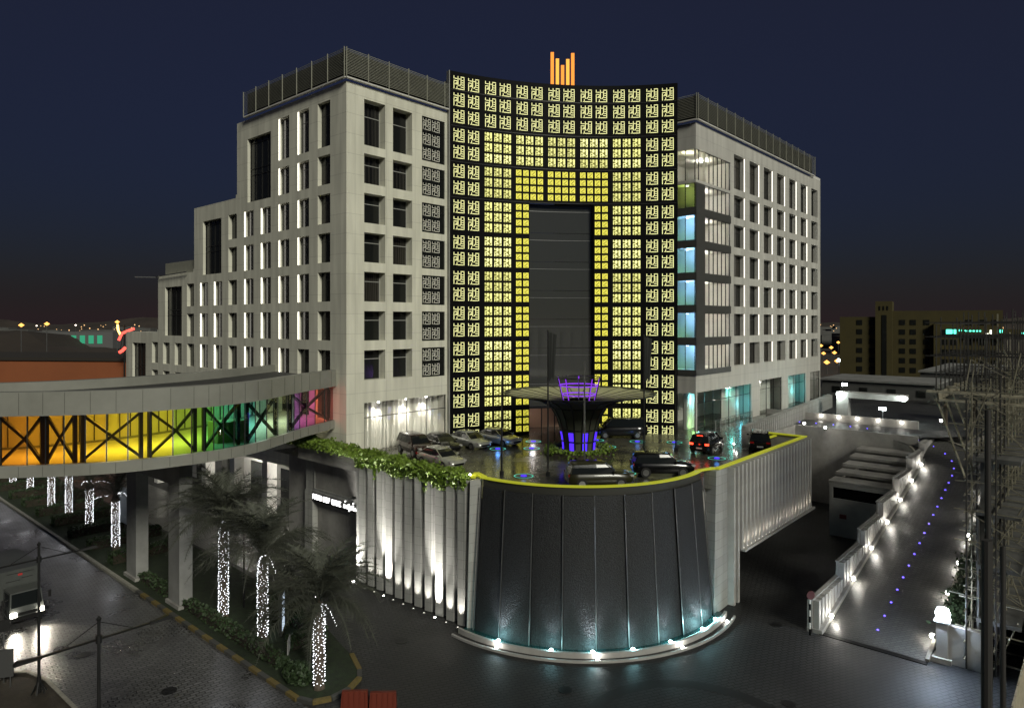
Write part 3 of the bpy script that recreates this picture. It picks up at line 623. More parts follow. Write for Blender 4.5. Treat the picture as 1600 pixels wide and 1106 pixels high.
BIG = ["#...#..####","#...#..#..#","########..#","....#..####","#####..#..#","#..##..####","#.###..#..#","#####.#####","#...###...#","#..#...####","#..#......#","#.#########"]
MID = ["#.##.##","#######","..##.##","###..##","#.##.##","#####.#","#.#..##"]; SML = ["#.###","###.#","##.##","#.###","##..#"]
def glyph_mb(rows, m=None, sx=1, sz=1, xf=None):
    H, Wd = len(rows), len(rows[0]); used = [[c != '#' for c in r] for r in rows]; m = m or MB()
    for j in range(H):
        for i in range(Wd):
            if used[j][i]: continue
            k = i
            while k+1 < Wd and not used[j][k+1]: k += 1
            l = j
            while l+1 < H and all(not used[l+1][q] for q in range(i, k+1)): l += 1
            for a in range(j, l+1):
                for b in range(i, k+1): used[a][b] = True
            g = .18
            xa, xb = ((i+g)/Wd-.5)*sx, ((k+1-g)/Wd-.5)*sx; za, zb = (.5-(l+1-g)/H)*sz, (.5-(j+g)/H)*sz
            P4 = [(xa,-.06,za),(xb,-.06,za),(xb,-.06,zb),(xa,-.06,zb)]
            if k > i or l > j: pass
            m.quad(*(P4 if not xf else [xf(p) for p in P4]))
    return m
GB = glyph_mb(BIG, None, 1.20, 1.32).mesh('glyph', M['led']); GMs = [glyph_mb(MID, None, .80, .88).mesh('glyph', M[q]) for q in ('led2','led2','led2b','led2c')]
PM = MB().box(-.385,.385,-.045,.02,-.43,.43).mesh('glow_plate', M['ledbg2'])
lg = glyph_mb(BIG, None, 1.0, 1.1).mesh('painted_reflection', mat('pale_painted_reflection', (.85,.84,.74), .5))  # reflections of the screen's glyphs on the front glass, modelled as pale strokes
for g_, h in refl_panes:
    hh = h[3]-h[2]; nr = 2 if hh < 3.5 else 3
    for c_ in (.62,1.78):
        for r_ in range(nr): link('painted_reflection', lg, g_, (h[0]+c_-g_.location.x*0-lw.location.x*0, YA+.08, h[2]+hh*(r_+.5)/nr))
smallg, smallp = MB(), MB()
def place(kind, t, z):
    p = SP(t, z, .02); r = SROT(t)
    if kind == 'b': o = link('glyph', GB, ls, p-ls.location); o.rotation_euler = (0,0,r)
    elif kind == 'm':
        o = link('glyph', GMs[(int(t*13)*7+int(z*11)) % 4], ls, p-ls.location); o.rotation_euler = (0,0,r); link('glow_plate', PM, o, (0,0,0))
    else:
        ca, sa = cos(r), sin(r); xf = lambda q: (p.x+q[0]*ca-q[1]*sa, p.y+q[0]*sa+q[1]*ca, p.z+q[2])
        glyph_mb(SML, smallg, .57, .60, xf); smallp.hexa([xf((a_*.28,b_,c_*.295)) for c_ in (-1,1) for a_, b_ in ((-1,-.045),(1,-.045),(1,.02),(-1,.02))])
LBAY = LC/7*1.02
def bay(i, z0, z1, n, cols=None):
    rows_ = max(1, round(n*(z1-z0)/3.5)); kind = {2:'b',3:'m',4:'s'}[n]
    pz = {2:1.64,3:1.07,4:.80}[n]; px = {2:1.58,3:1.02,4:.77}[n]/LBAY
    for c in range(n):
        if cols is not None and c not in cols: continue
        for r in range(rows_):
            if z1-z0 < 3.4: z = z1-.2-pz*(r+.5)
            else: z = (z0+z1)/2+pz*((rows_-1)/2-r)
            place(kind, i+.5+px*(c-(n-1)/2), z)
for i in range(7): bay(i, BZ[0], BZ[0]+1.75, 2); bay(i, BZ[1], BZ[0], 2)
for k in range(1, 10):
    z1 = BZ[k]; z0 = BZ[k+1] if k < 9 else 8.5
    for i in (0,6): bay(i, z0, z1, 2)
    if k == 1:
        for i in range(1,6): bay(i, z0, z1, 3)
    else:
        for i in (1,5): bay(i, z0, z1, 3)
        if k == 2:
            for i in (2,3,4): bay(i, z0, z1, 4)
        else: bay(2, z0, z1, 4, (0,1)); bay(4, z0, z1, 4, (2,3))
o = part(smallg, 'glyph', M['led3'], ls); o['kind'] = 'stuff'; o = part(smallp, 'glow_plate', M['ledbg3'], ls); o['kind'] = 'stuff'
# dark glass slot
for k in range(7):
    z0 = 11.3+3.0*k
    g_ = part(sband(2.5,4.5,z0,z0+2.96,-.9,-.8,6), 'slot_glass', M['midglass'], ls)
    part(sband(2.5,4.5,z0+2.2,z0+2.24,-.795,-.76,6), 'glazing_rail', M['steel'], g_)
part(sband(2.5,4.5,11.0,11.3,-1.0,-.6,6), 'door_head', M['frame'], ls)
for t in (2.55,2.95,3.35,3.65,4.05,4.42): part(MB().cyl(SP(t,8.4,-.9),SP(t,11.0,-.9),.06,n=8), 'door_post', M['frame'], ls)
part(sband(2.45,4.55,8.4,11.0,-5,-4.8,6), 'lobby_wall', mat('lobby_stone', (.35,.22,.16), .5), ls)
part(sband(2.45,4.55,11.02,11.2,-5,-1,6), 'lobby_ceiling', M['room'], ls)
lamp('POINT', SP(2.8,10.6,-2.5), 30, (1,.8,.65), ls, .2); part(MB().lathe(SP(2.8,10.95,-2.5), [(0,-.08),(.2,-.06),(.22,.06)], 10), 'downlight', M['bulb'], ls)
part(MB().poly([SP(-.02,ZTOP-.6,-.5), *[SP(7*i/20,ZTOP-.6,-.5) for i in range(21)], (68,36,ZTOP-.6), (68,52,ZTOP-.6), (48,52,ZTOP-.6)]), 'roof', M['roofm'], ls)
# five orange bars on the roof
rs = thing('roof_sign', 'five upright glowing orange bars rising above the black screen', 'sign', (59.1,44.8,44))
rv = Vector((.661,-.75,0))
for i, (dx_, h_) in enumerate(((-1.12,49.15),(-.56,48.45),(0,47.75),(.56,48.4),(1.1,49.05))):
    c_ = Vector((59.1,44.8,0))+rv*dx_
    part(MB().obox((c_.x,c_.y,(44+h_)/2),(.17,.12,(h_-44)/2), atan2(rv.y, rv.x)), 'bar', M['orange'] if i in (0,2,4) else M['orange2'], rs)

# ================================================================== HOTEL, RIGHT WING
XB, YB, XE = 66.9, 33.1, 107.6
rw2 = thing('hotel_wing', 'white hotel wing with glazed corner rooms, right of the glowing screen', 'building', (XB,YB,8.4))
PR = lambda a, d, z: (a, YB+d, z); PE = lambda a, d, z: (XB+d, a, z)
mb = MB(); rwin = []
for r in range(1,8):
    for k in range(7): x = 76.55+4.5*k; rwin.append((x, x+3.2-.06*k, ROW[r-1][0], ROW[r-1][1], r, k))
strips = [(69.0,75.5,35.05,38.3,.25)]+[(69.0,75.5,ROW[r-1][0],ROW[r-1][1],.25) for r in range(2,8)]
corner = [(66.95,68.99,35.05,38.3,.05)]
gf = [(67.2,81.6,8.4,12.5,.3),(84.2,91.8,8.4,12.7,.3),(94.2,101.2,8.4,12.7,.3),(103,107.5,8.4,12.7,.3)]
facade(mb, PR, XB, XE, 8.4, 41.1, [h[:4]+(.8,) for h in rwin]+strips+corner+gf, 1.0)
eh = [(33.15,38.6,35.05,38.3,.12)]+[(33.15,38.6,ROW[r-1][0],ROW[r-1][1],.12) for r in range(2,8)]+[(33.15,38.6,8.4,12.4,.12)]
facade(mb, PE, YB, 50, 8.4, 41.1, eh, .2)
mb.quad((XB,YB,41.1),(XE,YB,41.1),(XE,52,41.1),(XB,52,41.1)); mb.quad((XE,YB,8.4),(XE,52,8.4),(XE,52,41.1),(XE,YB,41.1)); mb.quad((XB,52,8.4),(XE,52,8.4),(XE,52,41.1),(XB,52,41.1))
part(mb, 'wall', M['wall_dim'], rw2)
for h in rwin: 
    # mirrored window: strip on the far (+x) jamb
    w_, h_ = h[1]-h[0], h[3]-h[2]; q_ = random.randrange(4); k_ = ('r', round(w_,2), round(h_,2), q_)
    if k_ not in WM:
        WM[k_] = (MB().box(0,w_,.7,.77,0,h_).mesh('window', GLS[q_]), MB().box(w_*.5-.03,w_*.5+.03,.64,.699,0,h_).box(0,w_,.645,.698,h_*.72,h_*.72+.05).box(w_-.08,w_,.64,.697,0,h_).mesh('frame', M['frame']), MB().box(w_-.05,w_-.004,.06,.14,.03,h_-.03).mesh('light_strip', M['strip2']))
    o = link('window', WM[k_][0], rw2, Vector((h[0],YB,h[2]))-rw2.location); link('frame', WM[k_][1], o, (0,0,0))
    if h[5] < 6 and not (h[4] == 7 and h[5] in (1,3)): link('light_strip', WM[k_][2], o, (0,0,0))
clear = glass('clear_glass', (.90,.93,.92), .1); shiny = glass('reflective_pane', (.85,.9,.9), .9)
dk = mat('dark_spandrel', (.07,.07,.065), .45, var=.15, scale=2)
zb = [h[2] for h in strips]; zt_ = [h[3] for h in strips]
for i, h in enumerate(strips):
    pane = part(MB().quad((69.0 if i else 66.95,YB+.06,h[2]),(75.5,YB+.06,h[2]),(75.5,YB+.06,h[3]),(69.0 if i else 66.95,YB+.06,h[3])), 'window', clear, rw2)
    mm = MB()
    for k in range(7): x = 69.05+k*1.06; mm.box(x,x+.05,YB+.01,YB+.12,h[2],h[3])
    mm.box(69,75.5,YB+.015,YB+.11,h[3]-.06,h[3])
    if i == 0: mm.box(67.6,67.68,YB+.01,YB+.1,h[2],h[3])
    part(mm, 'frame', M['frame'], pane)
    pe = part(MB().quad((XB+.04,33.15,h[2]),(XB+.04,38.6,h[2]),(XB+.04,38.6,h[3]),(XB+.04,33.15,h[3])), 'window', shiny, rw2)
    mm = MB()
    for y in (33.2,34.3,35.4,36.5,37.6): mm.box(XB+.005,XB+.09,y,y+.06,h[2],h[3])
    part(mm, 'frame', M['frame'], pe)
    if i: part(MB().box(XB-.03,68.98,YB-.05,YB-.003,h[2],h[3]+.0), 'corner_panel', dk, rw2)
    if i >= 1:
        zlow = h[2]-.85 if i < 6 else h[2]-.6
        part(MB().box(XB-.06,75.6,YB-.07,YB-.004,zlow,h[2]).box(XB-.065,XB-.004,YB-.07,38.8,zlow,h[2]), 'spandrel', dk, rw2)
# rooms behind the corner glass
rm = MB()
for i, h in enumerate(strips):
    z0, z1 = h[2], h[3]
    rm.box(XB+.2,75.9,YB+.3,39,z0-.3,z0-.02).box(XB+.2,75.9,YB+.3,39,z1+.02,z1+.3).box(XB+.2,75.9,38.4,38.6,z0,z1).box(75.6,75.8,YB+.3,38.4,z0,z1)
    if i: rm.box(69.2,69.35,YB+.3,38.4,z0,z1)
part(rm, 'room', M['room'], rw2)
for i, h in enumerate(strips):
    lamp('POINT', (72.4,35.0,h[3]-.3), 330, (1,.93,.84), rw2, .25); part(MB().cyl((72.4,35.0,h[3]-.12),(72.4,35.0,h[3]-.02),.22), 'ceiling_lamp', M['bulb'], rw2)
    if i == 0: lamp('POINT', (68,34.6,h[3]-.4), 160, (1,.95,.62), rw2, .2)
    elif i == 1: lamp('POINT', (68,35.0,h[3]-.5), 40, (.75,.95,.2), rw2, .2)
    else: lamp('POINT', (67.9,34.4,h[3]-.35), 300, (.28,.55,1.0), rw2, .2); lamp('POINT', (67.9,35.6,h[2]+.5), 36, (.35,.95,.25), rw2, .2)
    if i: part(MB().cyl((67.9,34.6,h[3]-.12),(67.9,34.6,h[3]-.03),.15), 'ceiling_lamp', M['dot'], rw2)
# ground floor glazing, curtains, coloured light
for i, h in enumerate(gf):
    pane = part(MB().quad((h[0],YB+.2,h[2]),(h[1],YB+.2,h[2]),(h[1],YB+.2,h[3]),(h[0],YB+.2,h[3])), 'shop_window', clear, rw2)
    mm = MB().box(h[0],h[1],YB+.12,YB+.19,h[3]-1.2,h[3]-1.14); n = int((h[1]-h[0])/1.9)
    for k in range(n+1): x = h[0]+(h[1]-h[0]-.06)*k/n; mm.box(x,x+.06,YB+.12,YB+.191,h[2],h[3])
    part(mm, 'frame', M['frame'], pane)
    lamp('POINT', ((h[0]+h[1])/2,YB+1.5,h[3]-.5), 36, (1,.95,.88), rw2, .15); part(MB().cyl(((h[0]+h[1])/2,YB+1.5,h[3]-.15),((h[0]+h[1])/2,YB+1.5,h[3]-.03),.12), 'downlight', M['bulb'], rw2)
pane = part(MB().quad((XB+.04,33.15,8.4),(XB+.04,38.6,8.4),(XB+.04,38.6,12.4),(XB+.04,33.15,12.4)), 'shop_window', clear, rw2)
rm = MB().box(XB+.2,107.5,38.4,38.6,8.4,13.2).box(XB+.2,107.5,YB+.35,38.4,13.0,13.2)
for x in (82.2,92.5,102): rm.box(x,x+.3,YB+.4,38.4,8.4,13)
part(rm, 'shop_lining', M['room'], rw2)
def curtain(x0, x1, y, z0, z1, parent, n=120):
    P = [(x0+(x1-x0)*i/n, y+.12*sin(i*.9)+.05*sin(i*2.3)) for i in range(n+1)]
    return part(MB().ribbon([(p[0],p[1],z0) for p in P], [(p[0],p[1],z1) for p in P]), 'curtain', M['curtain'], parent, True)
for (a, b) in ((67.4,70.0),(76.6,81.4),(84.4,91.6),(96.0,100.9)): curtain(a, b, YB+1.6, 8.42, 12.3, rw2)
for (x, z, e, c) in ((68.4,11.6,130,(.25,.8,.95)),(68.2,9.0,40,(.4,.95,.25)),(78,11.5,90,(.15,.85,.72)),(80.5,10,60,(.15,.75,.9)),(97.5,11.3,90,(.12,.8,.78)),(99.8,10.2,60,(.12,.75,.85))):
    lamp('POINT', (x,YB+.85,z), e, c, rw2, .2)
louvre(rw2, (XB-.25,YB-.25,0), (104,YB-.25,0), 41.55, 44.0, (0,-1,0), 15)
louvre(rw2, (XB-.25,YB-.25,0), (XB-.25,46,0), 41.55, 44.0, (-1,0,0), 15)
# railing in front of the right wing glazing
for i in range(11):
    x = 69+1.15*i
part(MB().box(104.5,107.55,YB-.0,YB+3,41.12,41.5), 'roof_ledge', M['white'], rw2)

# ================================================================== SKYBRIDGE
NEARP = [(-2,60.6),(4.4,54.6),(10.3,49.55),(12.98,47.33),(15.96,45.69),(19.57,45.03),(21.69,45.01),(24.36,45.71),(28.11,47.85),(30.7,49.31),(34.45,51.08)]
FARP = [(1,67),(7.5,61),(11.5,57.3),(14.9,55.9),(18.0,55.6),(20.5,55.8),(22.9,56.3),(25.5,57.0),(28.6,58.3),(31.0,59.6),(34.45,61.2)]
NB_ = 100; nearc = cat([(p[0],p[1],0) for p in NEARP], NB_); farc = cat([(p[0],p[1],0) for p in FARP], NB_)
br = thing('skybridge', 'curved white footbridge with rainbow coloured glazing crossing the avenue into the hotel', 'bridge', (20.9,53,0))
Z = lambda L, z, o=0: [Vector((p.x, p.y, z)) for p in L]
def inward(L, O, k): return [p+(q-p).normalized()*k for p, q in zip(L, O)]
def bandsolid(L, O, k0, k1, z0, z1):
    a, b = inward(L, O, k0), inward(L, O, k1)
    return MB().ribbon(Z(a,z0), Z(a,z1)).ribbon(Z(a,z1), Z(b,z1)).ribbon(Z(b,z1), Z(b,z0)).ribbon(Z(b,z0), Z(a,z0))
part(bandsolid(nearc, farc, -.35, .35, 14.42, 15.85), 'upper_fascia', M['bridge'], br, True); part(bandsolid(farc, nearc, -.35, .35, 14.42, 15.85), 'upper_fascia', M['bridge'], br, True)
part(bandsolid(nearc, farc, -.15, .4, 10.75, 11.45), 'lower_fascia', M['bridge'], br, True); part(bandsolid(farc, nearc, -.15, .4, 10.75, 11.45), 'lower_fascia', M['bridge'], br, True)
for k in range(6, 100, 4):
    for z0_, z1_, o_ in ((14.5,15.8,-.352),(10.8,11.42,-.152)):
        q = inward(nearc, farc, o_)[k]; part(MB().bar((q.x,q.y,z0_),(q.x,q.y,z1_),.035,.012), 'panel_seam', M['darkband'], br)
a_, b_ = inward(nearc, farc, .36), inward(farc, nearc, .36)
part(MB().ribbon(Z(a_,15.2), Z(b_,15.2)), 'roof', mat('bridge_roof', (.045,.045,.042), .8, var=.3, scale=.5), br); part(MB().ribbon(Z(a_,14.45), Z(b_,14.45)), 'ceiling', M['room'], br)
part(MB().ribbon(Z(a_,11.3), Z(b_,11.3)), 'floor', M['room'], br); part(MB().ribbon(Z(a_,10.8), Z(b_,10.8)), 'soffit', M['bridge'], br)
part(MB().ribbon(Z(inward(farc, nearc, .2),11.4), Z(inward(farc, nearc, .2),14.45)), 'back_wall', M['room'], br)
bw_ = inward(farc, nearc, .3)
for k in range(4, 98, 3): part(MB().bar((bw_[k].x,bw_[k].y,11.4),(bw_[k].x,bw_[k].y,14.45),.06), 'wall_batten', M['frame'], br)
def nodept(L, k): i = k/(len(NEARP)-1)*NB_; j = min(int(i), NB_-1); return L[j].lerp(L[j+1], i-j)
cols = [(0,(.62,.27,.015)),(.12,(.68,.37,.015)),(.20,(.74,.54,.02)),(.28,(.68,.62,.03)),(.34,(.40,.56,.04)),(.40,(.12,.44,.05)),(.50,(.06,.40,.20)),(.60,(.12,.50,.44)),(.68,(.45,.62,.40)),(.74,(.10,.14,.16)),(.80,(.26,.10,.42)),(.87,(.48,.08,.24)),(.93,(.75,.17,.04)),(1,(.26,.09,.45))]
def rainbow(t):
    for (a, ca), (b, cb) in zip(cols, cols[1:]):
        if t <= b: k = (t-a)/(b-a); return tuple(ca[i]+(cb[i]-ca[i])*k for i in range(3))
    return cols[-1][1]
fn_ = inward(nearc, farc, .12); NPN = 30; pk = [0, .7, 1.4]+[2+8*i/24 for i in range(25)]
for i in range(len(pk)-1):
    k0, k1 = pk[i]+.012, pk[i+1]-.012; t = max(0, (pk[i]-2)/8)
    P = [nodept(fn_, k0+(k1-k0)*j/4) for j in range(5)]
    c = rainbow(t+random.uniform(-.02,.02))
    part(MB().ribbon(Z(P,11.46), Z(P,14.41)), 'window_pane', glass('stained_glass', c, .10), br)
    p = nodept(fn_, pk[i]); part(MB().cyl((p.x,p.y,11.45),(p.x,p.y,14.42),.035,n=6), 'mullion', M['frame'], br)
inn = inward(nearc, farc, .75)
xb = [(.7,1.35),(1.45,1.9),(2.0,2.62),(2.70,3.18),(3.30,4.22),(4.35,5.16),(5.44,6.56),(6.84,7.7),(8.33,9.93)]
for a, b in xb:
    p, q = nodept(inn, a), nodept(inn, b); m1 = nodept(inn, (a+b)/2)
    for k, (s0, s1) in enumerate(((11.5,14.3),(14.3,11.5))):
        o_ = Vector((.06*k,.06*k,0))
        part(MB().bar((p.x,p.y,s0),(m1.x+o_.x,m1.y,12.9),.22,.16).bar((m1.x+o_.x,m1.y,12.9),(q.x,q.y,s1),.22,.16), 'brace', M['frame'], br)
    for e in (p, q): part(MB().bar((e.x,e.y,11.4),(e.x,e.y,14.42),.22,.22), 'post', M['frame'], br)
mid = [p.lerp(q,.5) for p, q in zip(nearc, farc)]
for k in (1.2,2.6,4,5.4,6.8,8.2,9.3):
    p = nodept(mid, k); part(MB().obox((p.x,p.y,14.36),(.9,.12,.05)), 'ceiling_light', M['bulb'], br)
    lamp('AREA', (p.x,p.y,14.2), 125 if k < 8 else 100, (1,.95,.85), br, 1.6, (p.x,p.y,11))
part(MB().box(20.25,21.15,48.6,50.4,0,10.78), 'pier', M['pier'], br); part(MB().box(20.25,21.15,56.4,58.3,0,10.78), 'pier', M['pier'], br)
part(MB().box(20.3,21.1,50.4,56.4,8.5,10.77), 'cross_beam', M['pier'], br); [part(MB().box(20.1,21.3,a,b,0,.35), 'plinth', M['concrete'], br) for a, b in ((48.4,50.6),(56.2,58.5))]
# crate-like cabinet seen inside
part(MB().box(22.6,24.6,47.8,49.4,11.32,12.8), 'cabinet', mat('cabinet_wood', (.35,.25,.08), .6), br)

# ================================================================== FOLIAGE
def leafmesh(name, m, pts, size, tri=True):
    v, f = [], []
    for (x, y, z) in pts:
        s_ = size*random.uniform(.6,1.3); a = random.uniform(0, 2*pi); t = random.uniform(-1.1,1.1)
        d = Vector((cos(a)*cos(t), sin(a)*cos(t), sin(t)))*s_; r = d.cross(Vector((random.uniform(-1,1),random.uniform(-1,1),random.uniform(-1,1)))).normalized()*s_*.32
        n = len(v); P = Vector((x,y,z)); v += [tuple(P-d*.5), tuple(P+r), tuple(P+d*.5), tuple(P-r)]; f.append((n,n+1,n+2,n+3))
    me = bpy.data.meshes.new(name); me.from_pydata(v, [], f); me.materials.append(m); return me
# trailing hedge along the left parapet
t = thing('trailing_hedge', 'bright green trailing hedge spilling over the left parapet of the deck', 'hedge', (32.1,42,9.5))
pts = []
for i in range(15000):
    y = random.uniform(31.9,53.6); f = (y-31.9)/21.7; hh = .28+.30*f+.14*sin(y*2.1)+.12*sin(y*5.3)
    x = 32.1+random.gauss(0,.34+.12*f); z = 9.5+random.uniform(-.15,1)*hh+.1
    pts.append((x,y,z))
for i in range(5200):
    y = random.uniform(31.9,53.6); L = .35+.45*max(0,sin(y*1.3+1))*random.random()+.3*random.random()
    if int(y*3) % 17 == 5: L += 1.0*random.random()
    if y > 44.5: L *= .6
    pts.append((31.7-random.uniform(0,.22) if y < 44 else 32.5-random.uniform(0,.2), y, 9.55-random.random()**1.4*L))
link('foliage', leafmesh('foliage', M['leaf'], pts, .26), t, -t.location)
part(MB().box(31.96,32.24,32,53.4,9.5,9.62), 'planter', M['soil'], t)
for y, e in ((52.9,30),(31.85,16)):
    b = thing('parapet_lamp', 'small warm lamp in the hedge near the footbridge' if y > 40 else 'small star-like lamp at the right end of the hedge', 'lamp', (31.95,y,9.95))
    part(MB().lathe((31.95,y,9.95), [(0,-.08),(.08,0),(0,.08)], 8), 'globe', M['bulb'], b); part(MB().cyl((31.95,y,9.4),(31.95,y,9.9),.03), 'stem', M['steel'], b); lamp('POINT', (31.9,y,10.2), e, (1,.92,.6), b, .06)
# palms
fr_me = []
for k in range(3):
    v, f = [], []; L = 4.0; n = 30; pr = []
    for i in range(n+1):
        s_ = i/n; pr.append(Vector((s_*L*(1-.12*s_*s_)*.93, .05*sin(s_*3+k), L*(.62*s_-(.62+.12*k)*s_*s_))))
    def tri(a, b, c): q = len(v); v.extend([tuple(a),tuple(b),tuple(c)]); f.append((q,q+1,q+2))
    for i in range(n):
        q = len(v); w_ = .035*(1-i/n)+.008; v.extend([tuple(pr[i]+Vector((0,w_,0))), tuple(pr[i]-Vector((0,w_,0))), tuple(pr[i+1]-Vector((0,w_*.9,0))), tuple(pr[i+1]+Vector((0,w_*.9,0)))]); f.append((q,q+1,q+2,q+3))
        if i >= 3:
            s_ = i/n; ll = (.72*sin(pi*min(1, .12+s_*.93))+.12)
            for sg in (-1,1):
                for h_ in (0,.5):
                    c_ = pr[i].lerp(pr[i+1], h_); tip = c_+Vector((.55*ll+random.uniform(-.12,.10), sg*ll*random.uniform(.55,.95), random.uniform(-.45,.22)*ll))
                    tri(c_-Vector((.021,0,0)), c_+Vector((.021,0,.0)), tip)
    me = bpy.data.meshes.new('frond'); me.from_pydata(v, [], f); me.materials.append(M['leaf2']); fr_me.append(me)
def make_palm(loc, h, label, seed, lights=True, nf=66, group='palms along the median', fs=1.0, sag=0):
    rnd = random.Random(seed); t = thing('palm_tree', label, 'palm', loc, group)
    prof = [(.32,0),(.27,.3)]+[(.255+.03*(j % 2), .3+(h-.4)*j/14) for j in range(15)]+[(.38,h),(.22,h+.4),(0,h+.6)]
    part(MB().lathe((0,0,0), prof, 12), 'trunk', M['trunk'], t, True, (0,0,0))
    for i in range(nf):
        el = rnd.uniform(-.35,1.7) if i > 5 else rnd.uniform(1.3,2.0); az = i*2.39996+rnd.uniform(-.2,.2)
        o = link('frond', fr_me[i % 3], t, (.1*cos(az), .1*sin(az), h+.35)); o.rotation_euler = (0, -el*.72+.18, az); s_ = fs*rnd.uniform(.85,1.12); o.scale = (s_,s_,s_)
    if lights:
        mm = MB(); top = h*.92; n = int(top*66)
        for i in range(n):
            z = .25+top*i/n; a = i*.83+rnd.uniform(-.25,.25); r = .315+rnd.uniform(-.015,.03)
            if rnd.random() < .86: mm.octa((r*cos(a), r*sin(a), z+rnd.uniform(-.04,.04)), .032)
        for b in range(3):
            az = rnd.uniform(0,2*pi); nn = 26
            for i in range(nn):
                s_ = i/nn
                if rnd.random() < .7: mm.octa((cos(az)*(.3+1.9*s_)+rnd.uniform(-.03,.03), sin(az)*(.3+1.9*s_), h+.35+.75*s_-1.35*s_*s_+rnd.uniform(-.03,.03)), .026)
        o = part(mm, 'string_lights', M['dot'], t, loc=(0,0,0)); o['kind'] = 'stuff'
        lamp('POINT', Vector(loc)+Vector((-.8,-.8,h*.75)), 30, (.93,.95,1), t, .6)
    return t
make_palm((20.9,32.4,.12), 4.3, 'nearest palm, trunk wrapped in white lights, at the rounded end of the median', 1, fs=1.15)
make_palm((21.7,39.9,.12), 5.0, 'dark crowned palm with lit trunk, second from the median end', 2, fs=1.2)
make_palm((21.6,44.9,.12), 6.2, 'tall palm with lit trunk just in front of the bridge pier', 3, fs=1.25)
for i, (x, y, h) in enumerate(((21.9,65.6,4.3),(22.1,73.0,4.2),(22.6,80.9,4.4),(22.2,85.3,4.6),(22.4,94.1,4.4),(21.8,98.9,4.4),(21.5,104,4.4))):
    make_palm((x,y,.1), h, 'palm with lit trunk beyond the footbridge, %s along the median' % ('first','second','third','fourth','fifth','sixth','seventh')[i], 10+i, nf=30, fs=.85)
for i, (x, y) in enumerate(((92,14.6),(97,12.4))): make_palm((x,y,8.1), 2.0, 'unlit bushy palm behind the ramp head, %s of the two' % ('left','right')[i], 40+i, False, 26, 'palms behind the ramp', .8)

# ================================================================== MEDIAN AND STREET
mp_ = [(19.75,32.3),(20.0,31.6),(20.8,31.2),(22,31.3),(23,31.8),(23.5,32.5),(24.3,34.4),(26.0,41),(26.8,56),(26.8,220),(19.75,220)]
struct(MB().prism(mp_, -.05, .1), 'median', M['lawn'])
kb = thing('painted_kerb', 'yellow and black painted kerb along the avenue side of the palm median', 'kerb', (19.6,45,0))
ky = [MB().box(-.14,.14,-.49,.49,-.04,.16).mesh('kerb_stone', M[q]) for q in ('kerb_y','kerb_b')]
kg = MB().box(-.14,.14,-.99,.99,-.04,.16).mesh('kerb_stone', M['kerb_g'])
for i in range(22): link('kerb_stone', ky[i % 2], kb, Vector((19.6,32.9+i,0))-kb.location)
for i in range(60): link('kerb_stone', kg, kb, Vector((19.6,55.1+2*i,0))-kb.location)
ends = [(19.65,32.4),(19.95,31.55),(20.8,31.12),(22,31.2),(23.05,31.72),(23.55,32.4),(24.35,34.3)]
for i, (a, b) in enumerate(zip(ends, ends[1:])): part(MB().bar((a[0],a[1],.06),(b[0],b[1],.06),.28,.2), 'kerb_stone', M['kerb_y' if i % 2 else 'kerb_b'], kb)
def hedge(x0, x1, y0, y1, h, label, n=700, group='clipped hedges on the median'):
    t = thing('clipped_hedge', label, 'hedge', ((x0+x1)/2,(y0+y1)/2,.1), group); P = []
    for i in range(n):
        k = random.random()
        x, y, z = random.uniform(x0,x1), random.uniform(y0,y1), random.uniform(.05,h)
        if k < .5: z = h+random.uniform(-.06,.06)
        elif k < .75: x = random.choice((x0,x1))+random.uniform(-.05,.05)
        else: y = random.choice((y0,y1))+random.uniform(-.05,.05)
        P.append((x,y,z+.1))
    link('foliage', leafmesh('foliage', M['leaf3'], P, .22), t, -t.location)
    part(MB().box(x0+.08,x1-.08,y0+.08,y1-.08,.05,h+.02), 'branches', M['soil'], t)
hedge(22.2,24.6,37.2,38.1,.7,'clipped hedge across the median right of the nearest palm')
hedge(23.9,24.8,38.1,45,.7,'long clipped hedge behind the two nearest palm trunks',1300)
hedge(20.4,21.2,36,58,.55,'low flowering hedge right behind the painted kerb',2600)
for i in range(9): y = 61.5+5.2*i; hedge(20.3,26.2,y,y+1.1,.8,'green clipped hedge strip beyond the footbridge, %s from the bridge' % ('first','second','third','fourth','fifth','sixth','seventh','eighth','ninth')[i],900)
t = thing('round_shrub', 'dark rounded shrub beside the nearest lit palm', 'shrub', (20.6,33.9,.1)); P = []
for i in range(900):
    d = Vector((random.gauss(0,1),random.gauss(0,1),random.gauss(0,1))).normalized()*random.uniform(.75,1.05); P.append((20.6+d.x*.75,33.9+d.y*1.0,.55+d.z*.55))
link('foliage', leafmesh('foliage', M['leaf3'], P, .25), t, -t.location); part(MB().cyl((20.6,33.9,.05),(20.6,33.9,.6),.06), 'stem', M['trunk'], t)
